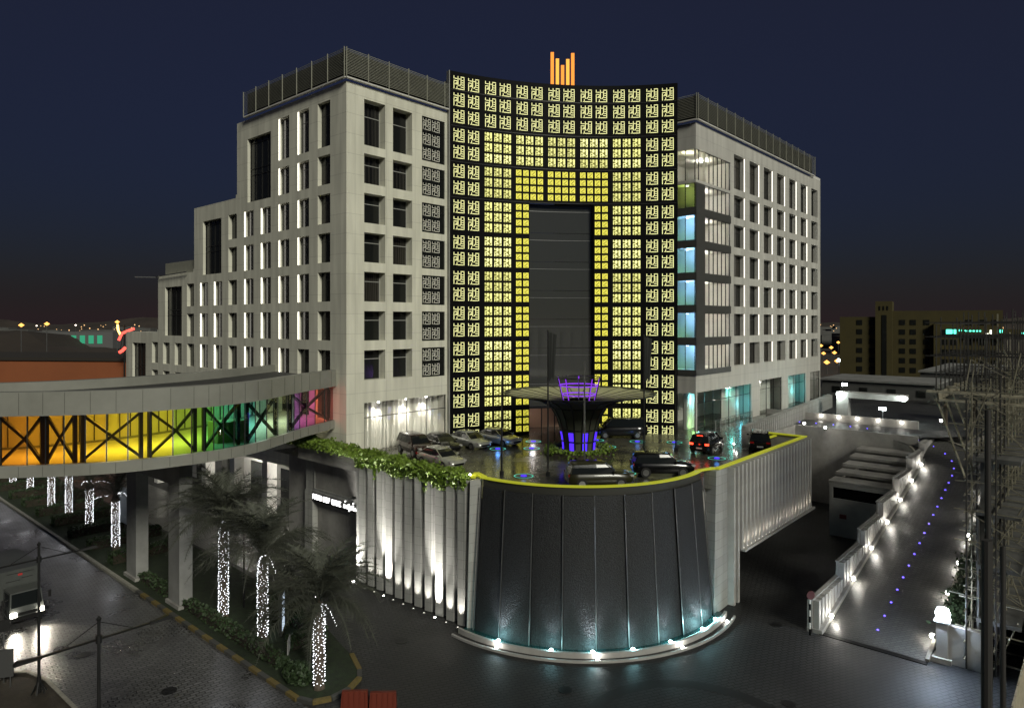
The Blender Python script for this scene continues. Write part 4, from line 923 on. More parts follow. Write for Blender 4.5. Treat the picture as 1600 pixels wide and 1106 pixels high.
# street lamps with two arms
def street_lamp(loc, label, rz=0):
    t = thing('street_lamp', label, 'street lamp', loc, 'double arm street lamps')
    part(MB().cyl((0,0,0),(0,0,.9),.12,.10).cyl((0,0,.9),(0,0,7.9),.075,.06).cyl((0,0,7.0),(0,0,7.3),.12,.12).lathe((0,0,7.9),[(.08,0),(.1,.08),(0,.2)],10), 'pole', M['pole'], t, loc=(0,0,0))
    for s_ in (-1,1):
        part(MB().bar((0,0,7.15),(s_*2.1,0,7.15),.07), 'arm', M['pole'], t, loc=(0,0,0)); part(MB().bar((0,0,7.85),(s_*1.25,0,7.2),.025), 'stay', M['pole'], t, loc=(0,0,0))
        part(MB().hexa([(s_*1.95,-.08,7.1),(s_*2.85,-.14,7.12),(s_*2.85,.14,7.12),(s_*1.95,.08,7.1),(s_*1.95,-.06,7.2),(s_*2.7,-.10,7.26),(s_*2.7,.10,7.26),(s_*1.95,.06,7.2)]), 'lamp_head', M['pole'], t, loc=(0,0,0))
    for k in range(6):
        a = k*pi/3; part(MB().bar((cos(a)*.35,sin(a)*.35,0),(cos(a)*.08,sin(a)*.08,.6),.05), 'foot_strut', M['pole'], t, loc=(0,0,0))
    t.rotation_euler = (0,0,rz)
street_lamp((10.7,43.3,.12), 'unlit black two-armed lamp post beside the white truck')
street_lamp((9.6,30.6,.12), 'unlit black two-armed lamp post nearest the camera, cut by the bottom edge')
for i, (x, y, h) in enumerate(((23.6,67.2,4.6),(23.6,83,4.8),(23.4,45.6,5.2))):
    t = thing('garden_lamp', ('thin black post beside the first palms past the bridge','thin black post farther along the median','thin black post against the tall palm by the bridge pier')[i], 'lamp post', (x,y,.1), 'thin median posts')
    part(MB().cyl((x,y,.1),(x,y,h),.05,n=8).cyl((x,y,.1),(x,y,1.6),.08,n=8), 'pole', M['pole'], t); part(MB().cyl((x,y,h),(x,y,h+.25),.12,.06,n=10), 'head', M['pole'], t)
# traffic island
ip = [(7,20),(11.45,20),(11.5,40),(11.35,44.5),(10.9,46.4),(9.9,47.2),(8.6,47.2),(7,46.6)]
struct(MB().prism(ip,-.05,.12), 'traffic_island', M['soil'])
ik = MB()
for a, b in zip(ip[1:], ip[2:]): ik.bar((a[0],a[1],.06),(b[0],b[1],.06),.2,.2)
solo(ik, 'island_kerb', M['kerb_g'], 'stone kerb around the rounded traffic island at the lower left', 'kerb')
t = thing('board_sign', 'grey rectangular board on two legs on the traffic island', 'sign', (9.3,45.4,.12))
part(MB().obox((9.3,45.4,1.45),(.75,.03,.75),radians(-28)), 'board', mat('board_grey', (.05,.05,.05), .6), t)
for s_ in (-.6,.6): part(MB().cyl((9.3+s_*.88,45.4-s_*.47,.1),(9.3+s_*.88,45.4-s_*.47,.72),.03), 'leg', M['steel'], t)
t = thing('round_sign', 'round road sign on a thin pole behind the grey board', 'sign', (9.7,45.9,.12))
part(MB().cyl((9.7,45.9,.1),(9.7,45.9,3.3),.035), 'pole', M['steel'], t); part(MB().cyl((9.68,45.86,3.3),(9.66,45.80,3.3),.33,n=20), 'disc', M['pole'], t)
# plastic barriers
for i, (x, y, rz) in enumerate(((21.3,29.7,-.8),(22.2,28.5,-.8))):
    t = thing('traffic_barrier', ('orange plastic barrier at the rounded end of the median','second orange plastic barrier, cut by the bottom edge')[i], 'barrier', (x,y,0), 'orange barriers', rz)
    mm = MB().hexa([(-.7,-.25,0),(.7,-.25,0),(.7,.25,0),(-.7,.25,0),(-.66,-.1,.8),(.66,-.1,.8),(.66,.1,.8),(-.66,.1,.8)])
    part(mm, 'body', M['plastic'], t, loc=(0,0,0)); 
    for k in range(5): part(MB().bar((-.56+.28*k,-.24,.06),(-.56+.28*k,-.13,.76),.06), 'rib', M['plastic'], t, loc=(0,0,0))
# lit advertising boxes and boards on the median
ad = emis('lit_poster', (.62,.75,.9), .9)
for i, (x, y, rz, h) in enumerate(((23.0,39.9,.9,2.6),(21.6,33.6,.9,1.9))):
    t = thing('poster_box', ('glowing pale blue poster box behind the second palm trunk','glowing poster box behind the nearest palm trunk')[i], 'sign', (x,y,.1), None, rz)
    part(MB().box(-.6,.6,-.1,.1,.3,h), 'case', M['steel'], t, loc=(0,0,0)); part(MB().quad((-.54,-.105,.36),(.54,-.105,.36),(.54,-.105,h-.06),(-.54,-.105,h-.06)).quad((.54,.105,.36),(-.54,.105,.36),(-.54,.105,h-.06),(.54,.105,h-.06)), 'poster', ad, t, loc=(0,0,0)); part(MB().box(-.4,.4,-.06,.06,0,.3), 'foot', M['steel'], t, loc=(0,0,0))
t = thing('hoarding_board', 'tall pale grey framed board beside the palms past the bridge', 'sign', (24.2,70.2,.1))
part(MB().box(24.15,24.2,68.7,71.6,1.0,4.4), 'board', mat('pale_board', (.45,.50,.52), .5), t)
for y in (68.7,70.1,71.55): part(MB().box(24.2,24.28,y,y+.08,.1,4.45), 'post', M['steel'], t)
t = thing('entry_board', 'small grey notice board on the grass near the nearest palm', 'sign', (21.2,36.0,.1))
part(MB().obox((21.2,36,1.25),(.45,.03,.4),.9), 'board', M['concrete'], t); part(MB().cyl((21.2,36.03,.1),(21.2,36.03,.9),.03), 'post', M['steel'], t)
# illuminated shop lettering on the sign wall: Latin-like capitals then a joined script
t = thing('shop_sign', 'glowing white lettering strip over the shop front left of the ribbed wall', 'sign', (32.95,48,5.0))
ltr = emis('white_letters', (1,.98,.95), 5); y = 52.0; rr = random.Random(5)
for i in range(11):
    if i in (4,7): y -= .25
    mm = MB(); w_ = .26; mm.box(32.88,32.96,y-.05,y,4.75,5.15)
    if i % 2: mm.box(32.881,32.959,y-w_,y-w_+.05,4.75,5.15)
    for z in rr.sample((4.75,4.93,5.10),2): mm.box(32.885,32.955,y-w_+.05,y-.05,z,z+.05)
    part(mm, 'letter', ltr, t)['kind'] = 'stuff'; y -= .34
y -= .3; mm = MB().box(32.88,32.96,y-2.9,y,4.78,4.86)
for i in range(9): mm.box(32.882,32.958,y-.3*i-.12,y-.3*i-.04,4.86,4.98+.22*rr.random())
for i in range(5): mm.box(32.882,32.958,y-.55*i-.25,y-.55*i-.17,4.60 if i % 2 else 5.28,4.67 if i % 2 else 5.35)
part(mm, 'script', ltr, t)['kind'] = 'stuff'
part(MB().box(32.962,32.998,44.8,52.2,4.55,5.28), 'backboard', M['frame'], t)
# ================================================================== VEHICLES
def loft(mb, rings):
    k = len(mb.v); n = len(rings[0])
    for r in rings: mb.v += [tuple(p) for p in r]
    for j in range(len(rings)-1):
        for i in range(n): i2 = (i+1) % n; mb.f.append((k+j*n+i, k+j*n+i2, k+(j+1)*n+i2, k+(j+1)*n+i))
    mb.f.append(tuple(k+i for i in reversed(range(n)))); mb.f.append(tuple(k+(len(rings)-1)*n+i for i in range(n)))
def make_car(kind, paint, lights_on=False):
    S = {'sedan': dict(st=[(-2.35,.66,.38,.82),(-2.28,.80,.28,.95),(-1.6,.90,.2,1.0),(-.6,.91,.18,.97),(.9,.91,.18,.95),(1.5,.88,.2,.87),(2.05,.82,.24,.76),(2.3,.68,.3,.64),(2.38,.5,.36,.54)], g0=(-2.0,1.15,.80,.93), g1=(-1.15,.22,.60,1.45), wb=1.38, wr=.33),
         'suv': dict(st=[(-2.3,.72,.45,1.0),(-2.25,.86,.36,1.12),(-1.6,.94,.28,1.14),(.9,.94,.28,1.12),(1.6,.92,.3,1.06),(2.1,.86,.34,.96),(2.3,.7,.42,.84),(2.34,.55,.5,.7)], g0=(-2.2,1.15,.86,1.10), g1=(-1.95,.42,.68,1.74), wb=1.38, wr=.38),
         'van': dict(st=[(-2.6,.80,.45,1.1),(-2.55,.92,.36,1.25),(-1.6,.96,.3,1.25),(1.2,.96,.3,1.22),(1.9,.93,.32,1.1),(2.4,.86,.36,.98),(2.55,.7,.44,.84)], g0=(-2.5,1.75,.90,1.22), g1=(-2.35,.95,.78,1.98), wb=1.6, wr=.36)}[kind]
    nm = {'sedan':'parked_car','suv':'parked_suv','van':'parked_van'}[kind]
    t = thing(nm, 'car', 'car')
    mb = MB(); rings = []
    for (x, hw, zb, zt) in S['st']:
        rings.append([(x,-hw*.86,zb),(x,-hw,zb+.14),(x,-hw*1.0,zb+(zt-zb)*.55),(x,-hw*.97,zt-.10),(x,-hw*.84,zt),(x,0,zt+.03),(x,hw*.84,zt),(x,hw*.97,zt-.10),(x,hw,zb+(zt-zb)*.55),(x,hw,zb+.14),(x,hw*.86,zb)])
    loft(mb, rings); body = part(mb, 'body', paint, t, True, (0,0,0))
    a0, b0_, h0, z0 = S['g0']; a1, b1_, h1, z1 = S['g1']
    def ring(f, z): return [(a0+(a1-a0)*f,-(h0+(h1-h0)*f),z),((a0+b0_)/2+.2,-(h0+(h1-h0)*f)-.03,z),(b0_+(b1_-b0_)*f,-(h0+(h1-h0)*f)*.96,z),(b0_+(b1_-b0_)*f+.12,0,z),(b0_+(b1_-b0_)*f,(h0+(h1-h0)*f)*.96,z),((a0+b0_)/2+.2,h0+(h1-h0)*f+.03,z),(a0+(a1-a0)*f,h0+(h1-h0)*f,z),(a0+(a1-a0)*f-.1,0,z)]
    mb = MB(); loft(mb, [ring(0,z0-.03), ring(.55,z0+(z1-z0)*.6), ring(.93,z1-.06)]); part(mb, 'windows', M['carglass'], t, False, (0,0,0))
    mb = MB(); loft(mb, [ring(.92,z1-.065), ring(.97,z1-.01), [(p[0]*.9+.1*(a1+b1_)/2, p[1]*.82, z1+.035) for p in ring(1.0,0)]]); part(mb, 'roof', paint, t, True, (0,0,0))
    for s_ in (-1,1):
        for xb, xt in ((a0+.03,a1+.03),(b0_-.02,b1_-.02),((a0+b0_)/2+.25,(a1+b1_)/2+.1)):
            part(MB().bar((xb,s_*(h0-.0)*.985,z0-.02),(xt,s_*h1*1.0,z1-.05),.075,.05), 'pillar', paint, t, loc=(0,0,0))
        part(MB().obox((b0_-.25,s_*(h0+.18),z0+.08),(.07,.11,.07)), 'mirror', paint, t, loc=(0,0,0))
        part(MB().obox((S['st'][-3][0]+.08,s_*.66,S['st'][-3][3]-.10),(.16,.15,.06)), 'headlight', M['ltframe'], t, loc=(0,0,0))
        part(MB().obox((S['st'][1][0]-.01,s_*.68,S['st'][1][3]-.16),(.05,.16,.08)), 'tail_light', M['redl'] if lights_on else mat('red_lens', (.25,.01,.01), .2), t, loc=(0,0,0))
        for x in (-S['wb'], S['wb']):
            w_ = part(MB().cyl((x,s_*.72,S['wr']),(x,s_*.95,S['wr']),S['wr'],n=18), 'wheel', M['tyre'], t, loc=(0,0,0)); part(MB().cyl((x,s_*.951,S['wr']),(x,s_*.965,S['wr']),S['wr']*.62,n=12), 'rim', M['rim'], w_, loc=(0,0,0))
    part(MB().box(S['st'][-1][0]-.06,S['st'][-1][0]+.03,-.45,.45,S['st'][-1][2]+.02,S['st'][-1][3]-.02), 'grille', M['black'], t, loc=(0,0,0))
    part(MB().box(S['st'][0][0]-.02,S['st'][0][0]+.05,-.26,.26,.55,.68), 'number_plate', M['ltframe'], t, loc=(0,0,0))
    if lights_on: part(MB().box(a1-.12,a1+.0,-.25,.25,z1-.10,z1-.05), 'brake_light', M['redl'], t, loc=(0,0,0))
    return t
def paint(n, c, r=.25): return mat(n, c, r, metal=.35, coat=.8)
cars = [('suv',paint('dark_maroon',(.035,.016,.012)),(39.4,46.0),-106,'dark maroon SUV parked at the hall windows, first of the row',0),
        ('sedan',paint('charcoal',(.02,.02,.018)),(42.3,45.8),-103,'dark sedan parked between the maroon SUV and a silver car',0),
        ('sedan',paint('silver',(.34,.35,.32)),(45.0,44.9),-98,'silver sedan with a blue glow at its nose, third in the row',0),
        ('sedan',paint('pearl_white',(.58,.58,.52)),(47.9,43.9),-92,'white sedan parked in front of the glowing screen, end of the row',0),
        ('sedan',paint('silver_beige',(.40,.40,.34)),(37.6,40.8),-96,'pale silver car half hidden behind the trailing hedge',0),
        ('van',paint('black_van',(.010,.010,.011)),(58.6,37.2),131,'black van parked beside the right leg of the screen',0),
        ('suv',mat('olive_grey', (.022,.021,.008), .35, coat=.4),(40.2,27.3),-42,'olive grey car right behind the curved lime coping',0),
        ('suv',paint('black_suv',(.006,.006,.007)),(46.3,25.7),-48,'black SUV behind the coping next to the end pier',0),
        ('suv',paint('black_car',(.007,.007,.007)),(57.6,27.4),8,'black car with glowing red tail lights near the deck exit',1),
        ('suv',paint('near_black',(.007,.006,.006)),(61.6,24.2),22,'black SUV farthest right, at the lime coping corner',0)]
for k, pm, (x, y), a, lab, on in cars:
    c = make_car(k, pm, on); c.location = (x,y,DZ+.01); c.rotation_euler = (0,0,radians(a)); c['label'] = lab; c['group'] = 'cars parked on the deck'
    if on: lamp('POINT', (x-2.6,y-.3,DZ+1.0), 5, (1,.05,.02), None, .1).name = 'tail_glow'
# truck on the avenue
t = thing('box_truck', 'white box truck with bright headlights driving along the avenue', 'truck', (12.75,54.2,0))
tw = mat('truck_white_shaded', (.075,.08,.076), .4, var=.15, scale=2); L_ = (0,0,0)  # white truck in shadow; the shade is put into its colour
part(MB().hexa([(-1.0,0,.45),(1.0,0,.45),(1.02,1.7,.45),(-1.02,1.7,.45),(-.86,.42,2.05),(.86,.42,2.05),(.95,1.7,2.1),(-.95,1.7,2.1)]), 'cab', tw, t, loc=L_)
part(MB().hexa([(-1.12,1.85,.95),(1.12,1.85,.95),(1.12,7.2,.95),(-1.12,7.2,.95),(-1.12,1.85,3.15),(1.12,1.85,3.15),(1.12,7.2,3.15),(-1.12,7.2,3.15)]), 'cargo_box', tw, t, loc=L_)
part(MB().quad((-.86,.16,1.15),(.86,.16,1.15),(.79,.385,1.98),(-.79,.385,1.98)), 'windscreen', M['carglass'], t, loc=L_)
for s_ in (-1,1): 
    part(MB().hexa([(s_*.6,-.05,.62),(s_*.92,-.05,.62),(s_*.92,.1,.62),(s_*.6,.1,.62),(s_*.6,-.03,.84),(s_*.92,-.03,.84),(s_*.92,.1,.84),(s_*.6,.1,.84)]), 'headlight', M['headl'], t, loc=L_)
    part(MB().bar((s_*.98,.35,1.7),(s_*1.3,.2,1.7),.04).box(s_*1.3-.08,s_*1.3+.08,.12,.22,1.35,1.8), 'mirror', M['pole'], t, loc=L_)
    part(MB().quad((s_*.985,.5,1.2),(s_*.99,1.5,1.2),(s_*.955,1.5,1.95),(s_*.90,.55,1.95)), 'side_window', M['carglass'], t, loc=L_)
    for y in (.9,5.8): part(MB().cyl((s_*.72,y,.45),(s_*1.0,y,.45),.45,n=18), 'wheel', M['tyre'], t, loc=L_)
    lamp('SPOT', (12.75+s_*.76,54.05,.75), 700, (1,.9,.72), t, .06, (12.75+s_*.9,44,.0), 70, .8)
part(MB().box(-1.0,1.0,-.12,.0,.32,.58), 'bumper', M['pole'], t, loc=L_); part(MB().box(-.55,.55,-.02,.02,.64,.82), 'grille', M['pole'], t, loc=L_)
part(MB().box(-.12,.14,1.835,1.848,2.72,2.86), 'emblem', mat('emblem_red', (.45,.03,.03), .5), t, loc=L_); part(MB().box(-.75,.8,1.836,1.847,2.90,2.93).box(-.8,.0,1.836,1.847,2.40,2.43).box(.1,.75,1.836,1.847,2.52,2.55), 'emblem_line', M['pole'], t, loc=L_)
part(MB().box(-.9,.9,1.0,7.1,.6,.9), 'chassis', M['pole'], t, loc=L_)

# ================================================================== DECK FURNITURE
mc = (49.2,35.5)
ms = thing('funnel_canopy', 'funnel shaped dark canopy tower with blue lit base in the middle of the deck', 'sculpture', (*mc,DZ))
prof = [(1.35,.35),(1.45,1.2),(1.65,2.2),(1.95,3.2),(2.45,4.1),(3.4,4.7),(4.8,5.05),(6.65,5.35)]
nn = 16; 
for i in range(nn):
    a0_, a1_ = 2*pi*(i+.02)/nn, 2*pi*(i+.98)/nn; mm = MB()
    for (r0,z0),(r1,z1) in zip(prof, prof[1:]): mm.quad(*[(r*cos(a), r*sin(a), z) for r, z, a in ((r0,z0,a0_),(r0,z0,a1_),(r1,z1,a1_),(r1,z1,a0_))])
    part(mm, 'skin_panel', mat('funnel_skin', (.07,.075,.05), .7, var=.2, scale=2) if i == 0 else bpy.data.materials['funnel_skin'], ms, True, (0,0,0))
    part(MB().tube([(r*1.004*cos(a0_), r*1.004*sin(a0_), z-.02) for r, z in prof], .05, 5), 'rib', M['frame'], ms, loc=(0,0,0))
    if i % 2 == 0:
        mm = MB()
        for (r0,z0),(r1,z1) in (((1.47,.45),(1.52,1.1)),((1.54,1.25),(1.68,2.0))): mm.quad(*[((r)*cos(a), (r)*sin(a), z) for r, z, a in ((r0,z0,a0_+.05),(r0,z0,a1_-.05),(r1,z1,a1_-.05),(r1,z1,a0_+.05))])
        part(mm, 'blue_light', M['blue'], ms, loc=(0,0,0))
for r, z in ((1.66,2.2),(2.46,4.1),(6.67,5.36),(1.52,1.18)):
    part(MB().tube([(r*cos(2*pi*k/40), r*sin(2*pi*k/40), z) for k in range(41)], .05, 5), 'ring', M['frame'], ms, loc=(0,0,0))
for r, z in ((1.5,5.2),(1.75,6.0),(1.95,6.7)): part(MB().tube([(r*cos(2*pi*k/32), r*sin(2*pi*k/32), z) for k in range(33)], .05, 5), 'basket_ring', M['violet'] if z < 6.5 else M['frame'], ms, loc=(0,0,0))
for k in range(10): a = 2*pi*k/10; part(MB().tube([(1.45*cos(a),1.45*sin(a),4.6),(1.95*cos(a),1.95*sin(a),6.7)], .045, 5), 'basket_bar', M['violet'] if k % 2 else M['frame'], ms, loc=(0,0,0))
part(MB().lathe((0,0,0), [(6.6,5.34),(5.0,5.14),(3.4,4.9),(1.5,4.75)], 48), 'membrane', mat('dish_membrane', (.46,.46,.28), .7, var=.15, scale=1), ms, True, (0,0,0))
for k in range(24): a = 2*pi*k/24; part(MB().tube([(6.6*cos(a),6.6*sin(a),5.37),(5.0*cos(a),5.0*sin(a),5.17),(3.4*cos(a),3.4*sin(a),4.93),(1.5*cos(a),1.5*sin(a),4.78)], .022, 4), 'seam', M['frame'], ms, loc=(0,0,0))
part(MB().lathe((0,0,0), [(1.3,.3),(1.4,4.3),(0,4.35)], 20), 'core', M['black'], ms, loc=(0,0,0))
part(MB().lathe((0,0,0), [(2.0,0),(2.0,.32),(0,.34)], 32), 'plinth', mat('lime_plinth', (.45,.45,.12), .6), ms, loc=(0,0,0))
lamp('POINT', (mc[0],mc[1],DZ+5.6), 60, (.45,.2,1), ms, .3)
t = thing('round_hedge', 'low round hedge ring around the foot of the funnel canopy', 'hedge', (*mc,DZ)); P = []
for i in range(3000):
    a = random.uniform(0,2*pi); r = 2.55+random.gauss(0,.28); P.append((mc[0]+r*cos(a), mc[1]+r*sin(a), DZ+random.uniform(.02,.62)))
link('foliage', leafmesh('foliage', M['leaf'], P, .28), t, -t.location); part(MB().lathe((mc[0],mc[1],DZ), [(2.1,.0),(2.15,.4),(2.9,.35),(3.0,0)], 32), 'soil', M['soil'], t)
RG = MB(); n = 30
for k in range(n):
    a0_, a1_ = 2*pi*k/n, 2*pi*(k+1)/n; RG.quad(*[(r*cos(a), r*sin(a), .03) for r, a in ((.66,a0_),(.74,a0_),(.74,a1_),(.66,a1_))])
RGm = RG.mesh('outer_ring', M['cyan']); RD = MB().lathe((0,0,0), [(.0,.05),(.20,.045),(.24,.0)], 16).mesh('blue_disc', M['blue']); RB_ = MB().lathe((0,0,0), [(.80,0),(.80,.028),(0,.028)], 24).mesh('base', M['frame'])
for i, (x, y, w_) in enumerate(((51.0,42.2,'in front of the door, farther of two'),(48.1,40.0,'in front of the door, nearer of two'),(39.1,33.3,'by the left coping'),(55.6,38.0,'behind the funnel base on its right'),(53.4,35.2,'right of the funnel base'),(57.6,34.6,'beside the black van'),(59.6,31.7,'near the right wing corner'),(55.0,25.3,'behind the car with red tail lights'),(45.0,28.0,'at the black SUV by the coping'),(45.9,42.2,'at the nose of the silver sedan'))):
    t = thing('light_ring', 'glowing cyan floor ring with blue centre, '+w_, 'light', (x,y,DZ), 'glowing rings on the deck')
    link('base', RB_, t, (0,0,.004)); link('outer_ring', RGm, t, (0,0,.004)); link('blue_disc', RD, t, (0,0,.034))
    lamp('POINT', (x,y,DZ+.5), 12 if i == 9 else 2.5, (.1,.35,1), t, .2)
for i, (x, y, zt) in enumerate(((38.4,34.9,15.6),(40.4,32.0,19.4),(42.6,30.2,17.0),(48.3,28.4,19.0),(55.9,29.6,16.2))):
    t = thing('flagpole', ('slim dark flagpole at the left end of the curved coping','slim flagpole with a drooping dark flag left of the funnel','slim flagpole crossing the right part of the funnel','slim flagpole with a dark flag against the right glyphs','slim flagpole in front of the right wing corner')[i], 'flagpole', (x,y,DZ), 'flagpoles along the coping')
    part(MB().cyl((x,y,DZ),(x,y,zt),.075,.05,n=8).cyl((x,y,DZ),(x,y,DZ+.3),.16,n=10), 'pole', M['pole'] if i != 2 else M['steel'], t)
    if i in (1,3):
        n = 10; A_ = []; B_ = []
        for k in range(n+1): A_.append((x+.05+.07*k*.66, y-.07*k*.75+.08*sin(k*1.4), zt-.2-.25*k*k/n/n)); B_.append((x+.05+.045*k*.66, y-.045*k*.75+.12*sin(k*1.4+.5), zt-3.6-.3*sin(k)))
        part(MB().ribbon(A_, B_), 'flag', mat('flag_cloth', (.03,.032,.03), .9), t)
# bollards at the deck exit and in front of the right wing
bm = [MB().cyl((0,0,0),(0,0,1.0),.06,n=8).mesh('post', M['white']), MB().lathe((0,0,1.0), [(0,.0),(.10,.06),(0,.14)], 8).mesh('lamp', M['bulb'])]
for i, (x, y) in enumerate(((61.0,26.4),(63.6,22.4))):
    t = thing('bollard', 'white bollard light at the deck exit, %s of the black SUV' % ('left','right')[i], 'bollard', (x,y,DZ), 'exit bollards'); link('post', bm[0], t, (0,0,0)); link('lamp', bm[1], t, (0,0,-.75)); lamp('POINT', (x,y-.25,DZ+.5), 7, (1,.95,.85), t, .08)
rl = thing('terrace_railing', 'row of slim pale railing posts before the right wing glazing', 'railing', (72,31.2,DZ))
for i in range(9): part(MB().box(67.6+1.2*i,67.68+1.2*i,31.2,31.28,DZ,DZ+1.35), 'post', M['ltframe'], rl)
part(MB().bar((67.5,31.24,DZ+1.33),(77.3,31.24,DZ+1.33),.05), 'rail', M['steel'], rl)
# low wall with lamps behind the upper lane
uw = thing('lane_wall', 'low white wall with a row of small lamps behind the ramp head', 'wall', (86.3,24,8.1))
part(MB().box(86.2,86.5,16.2,33,8.05,9.0), 'wall', M['palewall'], uw)
for i, y in enumerate((17.8,20.2,22.4,24.4,26.4)): bulkhead((86.05,y,8.75), 'small warm lamp on the low wall behind the ramp head, %s from the right' % ('first','second','third','fourth','fifth')[i], 'lamps on the low lane wall', (-1,0,0), 8, (1,.85,.65))
for i, (x, y, z) in enumerate(((78.4,23.6,8.5),(80.2,26.4,8.5),(87.2,14.2,9.2),(84.2,9.6,8.0))):
    bulkhead((x,y,z), 'bright star-like lamp %s' % ('on the pit edge by the lime coping','where the far ribbed wall ends','where the lane wall ends above the ramp','at the outer bend of the ramp beside the scaffold')[i], 'bright lamps around the ramp head', (-.7,-.7,0), 22)
part(MB().bar((78.4,23.6,8.1),(78.4,23.6,8.5),.06).bar((80.2,26.4,8.1),(80.2,26.4,8.5),.06).bar((87.2,14.2,8.1),(87.2,14.2,9.2),.06).bar((84.2,9.6,7.0),(84.2,9.6,8.0),.06), 'lamp_stem', M['steel'], uw)
# guard canopy with floodlights
gc = thing('gate_canopy', 'white canopy on one thick post with floodlights behind the lane wall', 'canopy', (93,24.2,8.1))
part(MB().box(92.2,93.4,25.0,26.4,8.0,11.2), 'post', M['palewall'], gc); part(MB().box(92,93.6,18.6,25,10.5,11.2), 'beam', M['palewall'], gc)
for (x, y, z, e) in ((91.9,26.0,10.9,150),(91.9,18.7,10.9,150),(96,26.5,11.8,60)):
    part(MB().obox((x,y,z),(.12,.28,.16)), 'floodlight', M['coolw'], gc); lamp('POINT', (x-.4,y,z), e, (.85,1,.95), gc, .15)
lf = thing('lane_floodlight', 'white floodlight on a short mast behind the lane wall', 'floodlight', (90,20.6,8.1)); part(MB().cyl((90,20.6,8.05),(90,20.6,9.6),.05), 'mast', M['steel'], lf); part(MB().obox((89.9,20.6,9.7),(.12,.35,.14)), 'lens', M['coolw'], lf); lamp('POINT', (89.5,20.6,9.8), 60, (.9,1,.95), lf, .15)
# walls and sheds behind
for i, (x0_, x1_, y0_, y1_, z1_, mt, nm_, lab, ct) in enumerate((
    (112,113,4,17,11.4,'fardark','boundary_wall','grey boundary wall behind the two unlit palms','wall'),
    (118,130,20,36,10.5,'fardark','flat_roof_house','low grey flat roofed house behind the gate canopy','house'),
    (112,120,40,52,9.5,'fardark','low_shed','dark low shed beyond the right wing','shed'),
    (140,170,2,26,11.0,'fardark','long_shed','long dark grey shed left of the scaffold','shed'))):
    s_ = thing(nm_, lab, ct, ((x0_+x1_)/2,(y0_+y1_)/2,0)); part(MB().box(x0_,x1_,y0_,y1_,-.05,z1_), 'wall', M[mt], s_)
    if x1_-x0_ > 2:
        part(MB().box(x0_-.3,x1_+.3,y0_-.3,y1_+.3,z1_+.01,z1_+.3), 'roof', M['roofm'], s_)
        for k in range(4): y_ = y0_+(y1_-y0_)*(k+.3)/4; part(MB().box(x0_-.06,x0_-.01,y_,y_+1.2,z1_-1.9,z1_-.9), 'window', M['darkglass'], s_)
# ================================================================== SCAFFOLD AND SHELL
sc_ = thing('scaffold', 'tall dense tube scaffold along the outer side of the ramp', 'scaffold', (58,5,0))
XS = [47+2.0*i for i in range(15)]; YS = [3.4,5.0,6.4]; rr = random.Random(9)
for x in XS:
    for y in YS: part(MB().cyl((x,y,-.05),(x+rr.uniform(-.05,.05),y,15.6+rr.uniform(-.5,5.0)),.05,n=6), 'standard', M['scaf'] if rr.random() < .5 else M['scafd'], sc_)
for k in range(17):
    z = .6+.95*k
    for y in YS: part(MB().bar((46.6,y+.06,z+rr.uniform(-.1,.1)),(75.5,y+.06,z+rr.uniform(-.1,.1)),.06), 'ledger', M['scaf'], sc_)
tr = MB()
for x in XS:
    for k in range(10):
        z = .65+1.7*k+rr.uniform(-.1,.1); tr.bar((x+.05,3.0,z),(x+.05,6.8+rr.random()*.5,z+rr.uniform(-.1,.1)),.055)
        if rr.random() < .55: tr.bar((x,YS[0],z),(x,YS[2],z+1.7),.05)
        if rr.random() < .6: tr.bar((x,6.45,z),(x+2,6.45,z+1.7),.05)
        if rr.random() < .5: tr.bar((x+1,3.4,z-.4),(x+1,6.9,z-.4+rr.uniform(-.2,.2)),.05); tr.cyl((x+1,3.4+3*rr.random(),z-.9),(x+1,3.4+3*rr.random(),z+2.2),.04,n=5)
        if rr.random() < .3: tr.bar((x,5.05,z+.5),(x+2,5.05,z-.6),.05)
o = part(tr, 'tubes', M['scaf'], sc_); o['kind'] = 'stuff'
up = MB()
for i in range(9):
    for j in range(5):
        x, y = 50+1.5*i, 8.4-1.3*j
        up.cyl((x,y,15.6),(x+rr.uniform(-.04,.04),y,19.4+rr.uniform(-1,1.6)),.04,n=5)
for z in (16.6,17.8,19.0,19.9):
    for j in range(5): up.bar((49.5,8.4-1.3*j,z),(63,8.4-1.3*j,z+rr.uniform(-.08,.08)),.05)
    for i in range(9): up.bar((50+1.5*i,9,z+.06),(50+1.5*i,2.6,z+.06+rr.uniform(-.1,.1)),.05)
o = part(up, 'upper_tubes', M['scafd'], sc_); o['kind'] = 'stuff'
for k, (a, b) in enumerate((((50,8.9,15.62),(50,2.4,15.55)),((51.2,8.7,15.0),(51.2,3,14.95)),((50,8.4,15.3),(62,8.4,15.3)),((54,8.5,15.62),(54,3,15.6)),((57,8.5,15.62),(57,3,15.6)))):
    part(MB().bar(a, b, .5 if k != 2 else .1, .12 if k != 2 else .5), 'plank', M['wood'], sc_)
for (a, b) in (((47.2,6.5,11),(50.5,8.5,15.2)),((50,6.5,11),(53,8.5,15.2)),((53,6.5,11),(56,8.5,15.2))): part(MB().bar(a, b, .09), 'strut', M['scaf'], sc_)
for (x, y, zt, r) in ((36.4,4.2,10.4,.22),(37.6,4.3,16,.13),(39.2,3.9,9.5,.12)): 
    part(MB().cyl((x,y,-.05),(x,y,zt),r,n=10), 'timber_post', M['scafd'], sc_)
hb = thing('site_hoarding', 'row of pale boards fencing the foot of the scaffold', 'fence', (41,3.6,0))
for i in range(16): part(MB().box(37.9+.62*i,38.5+.62*i,3.5,3.58,-.05,2.1+.08*rr.random()), 'board', M['wood'], hb)
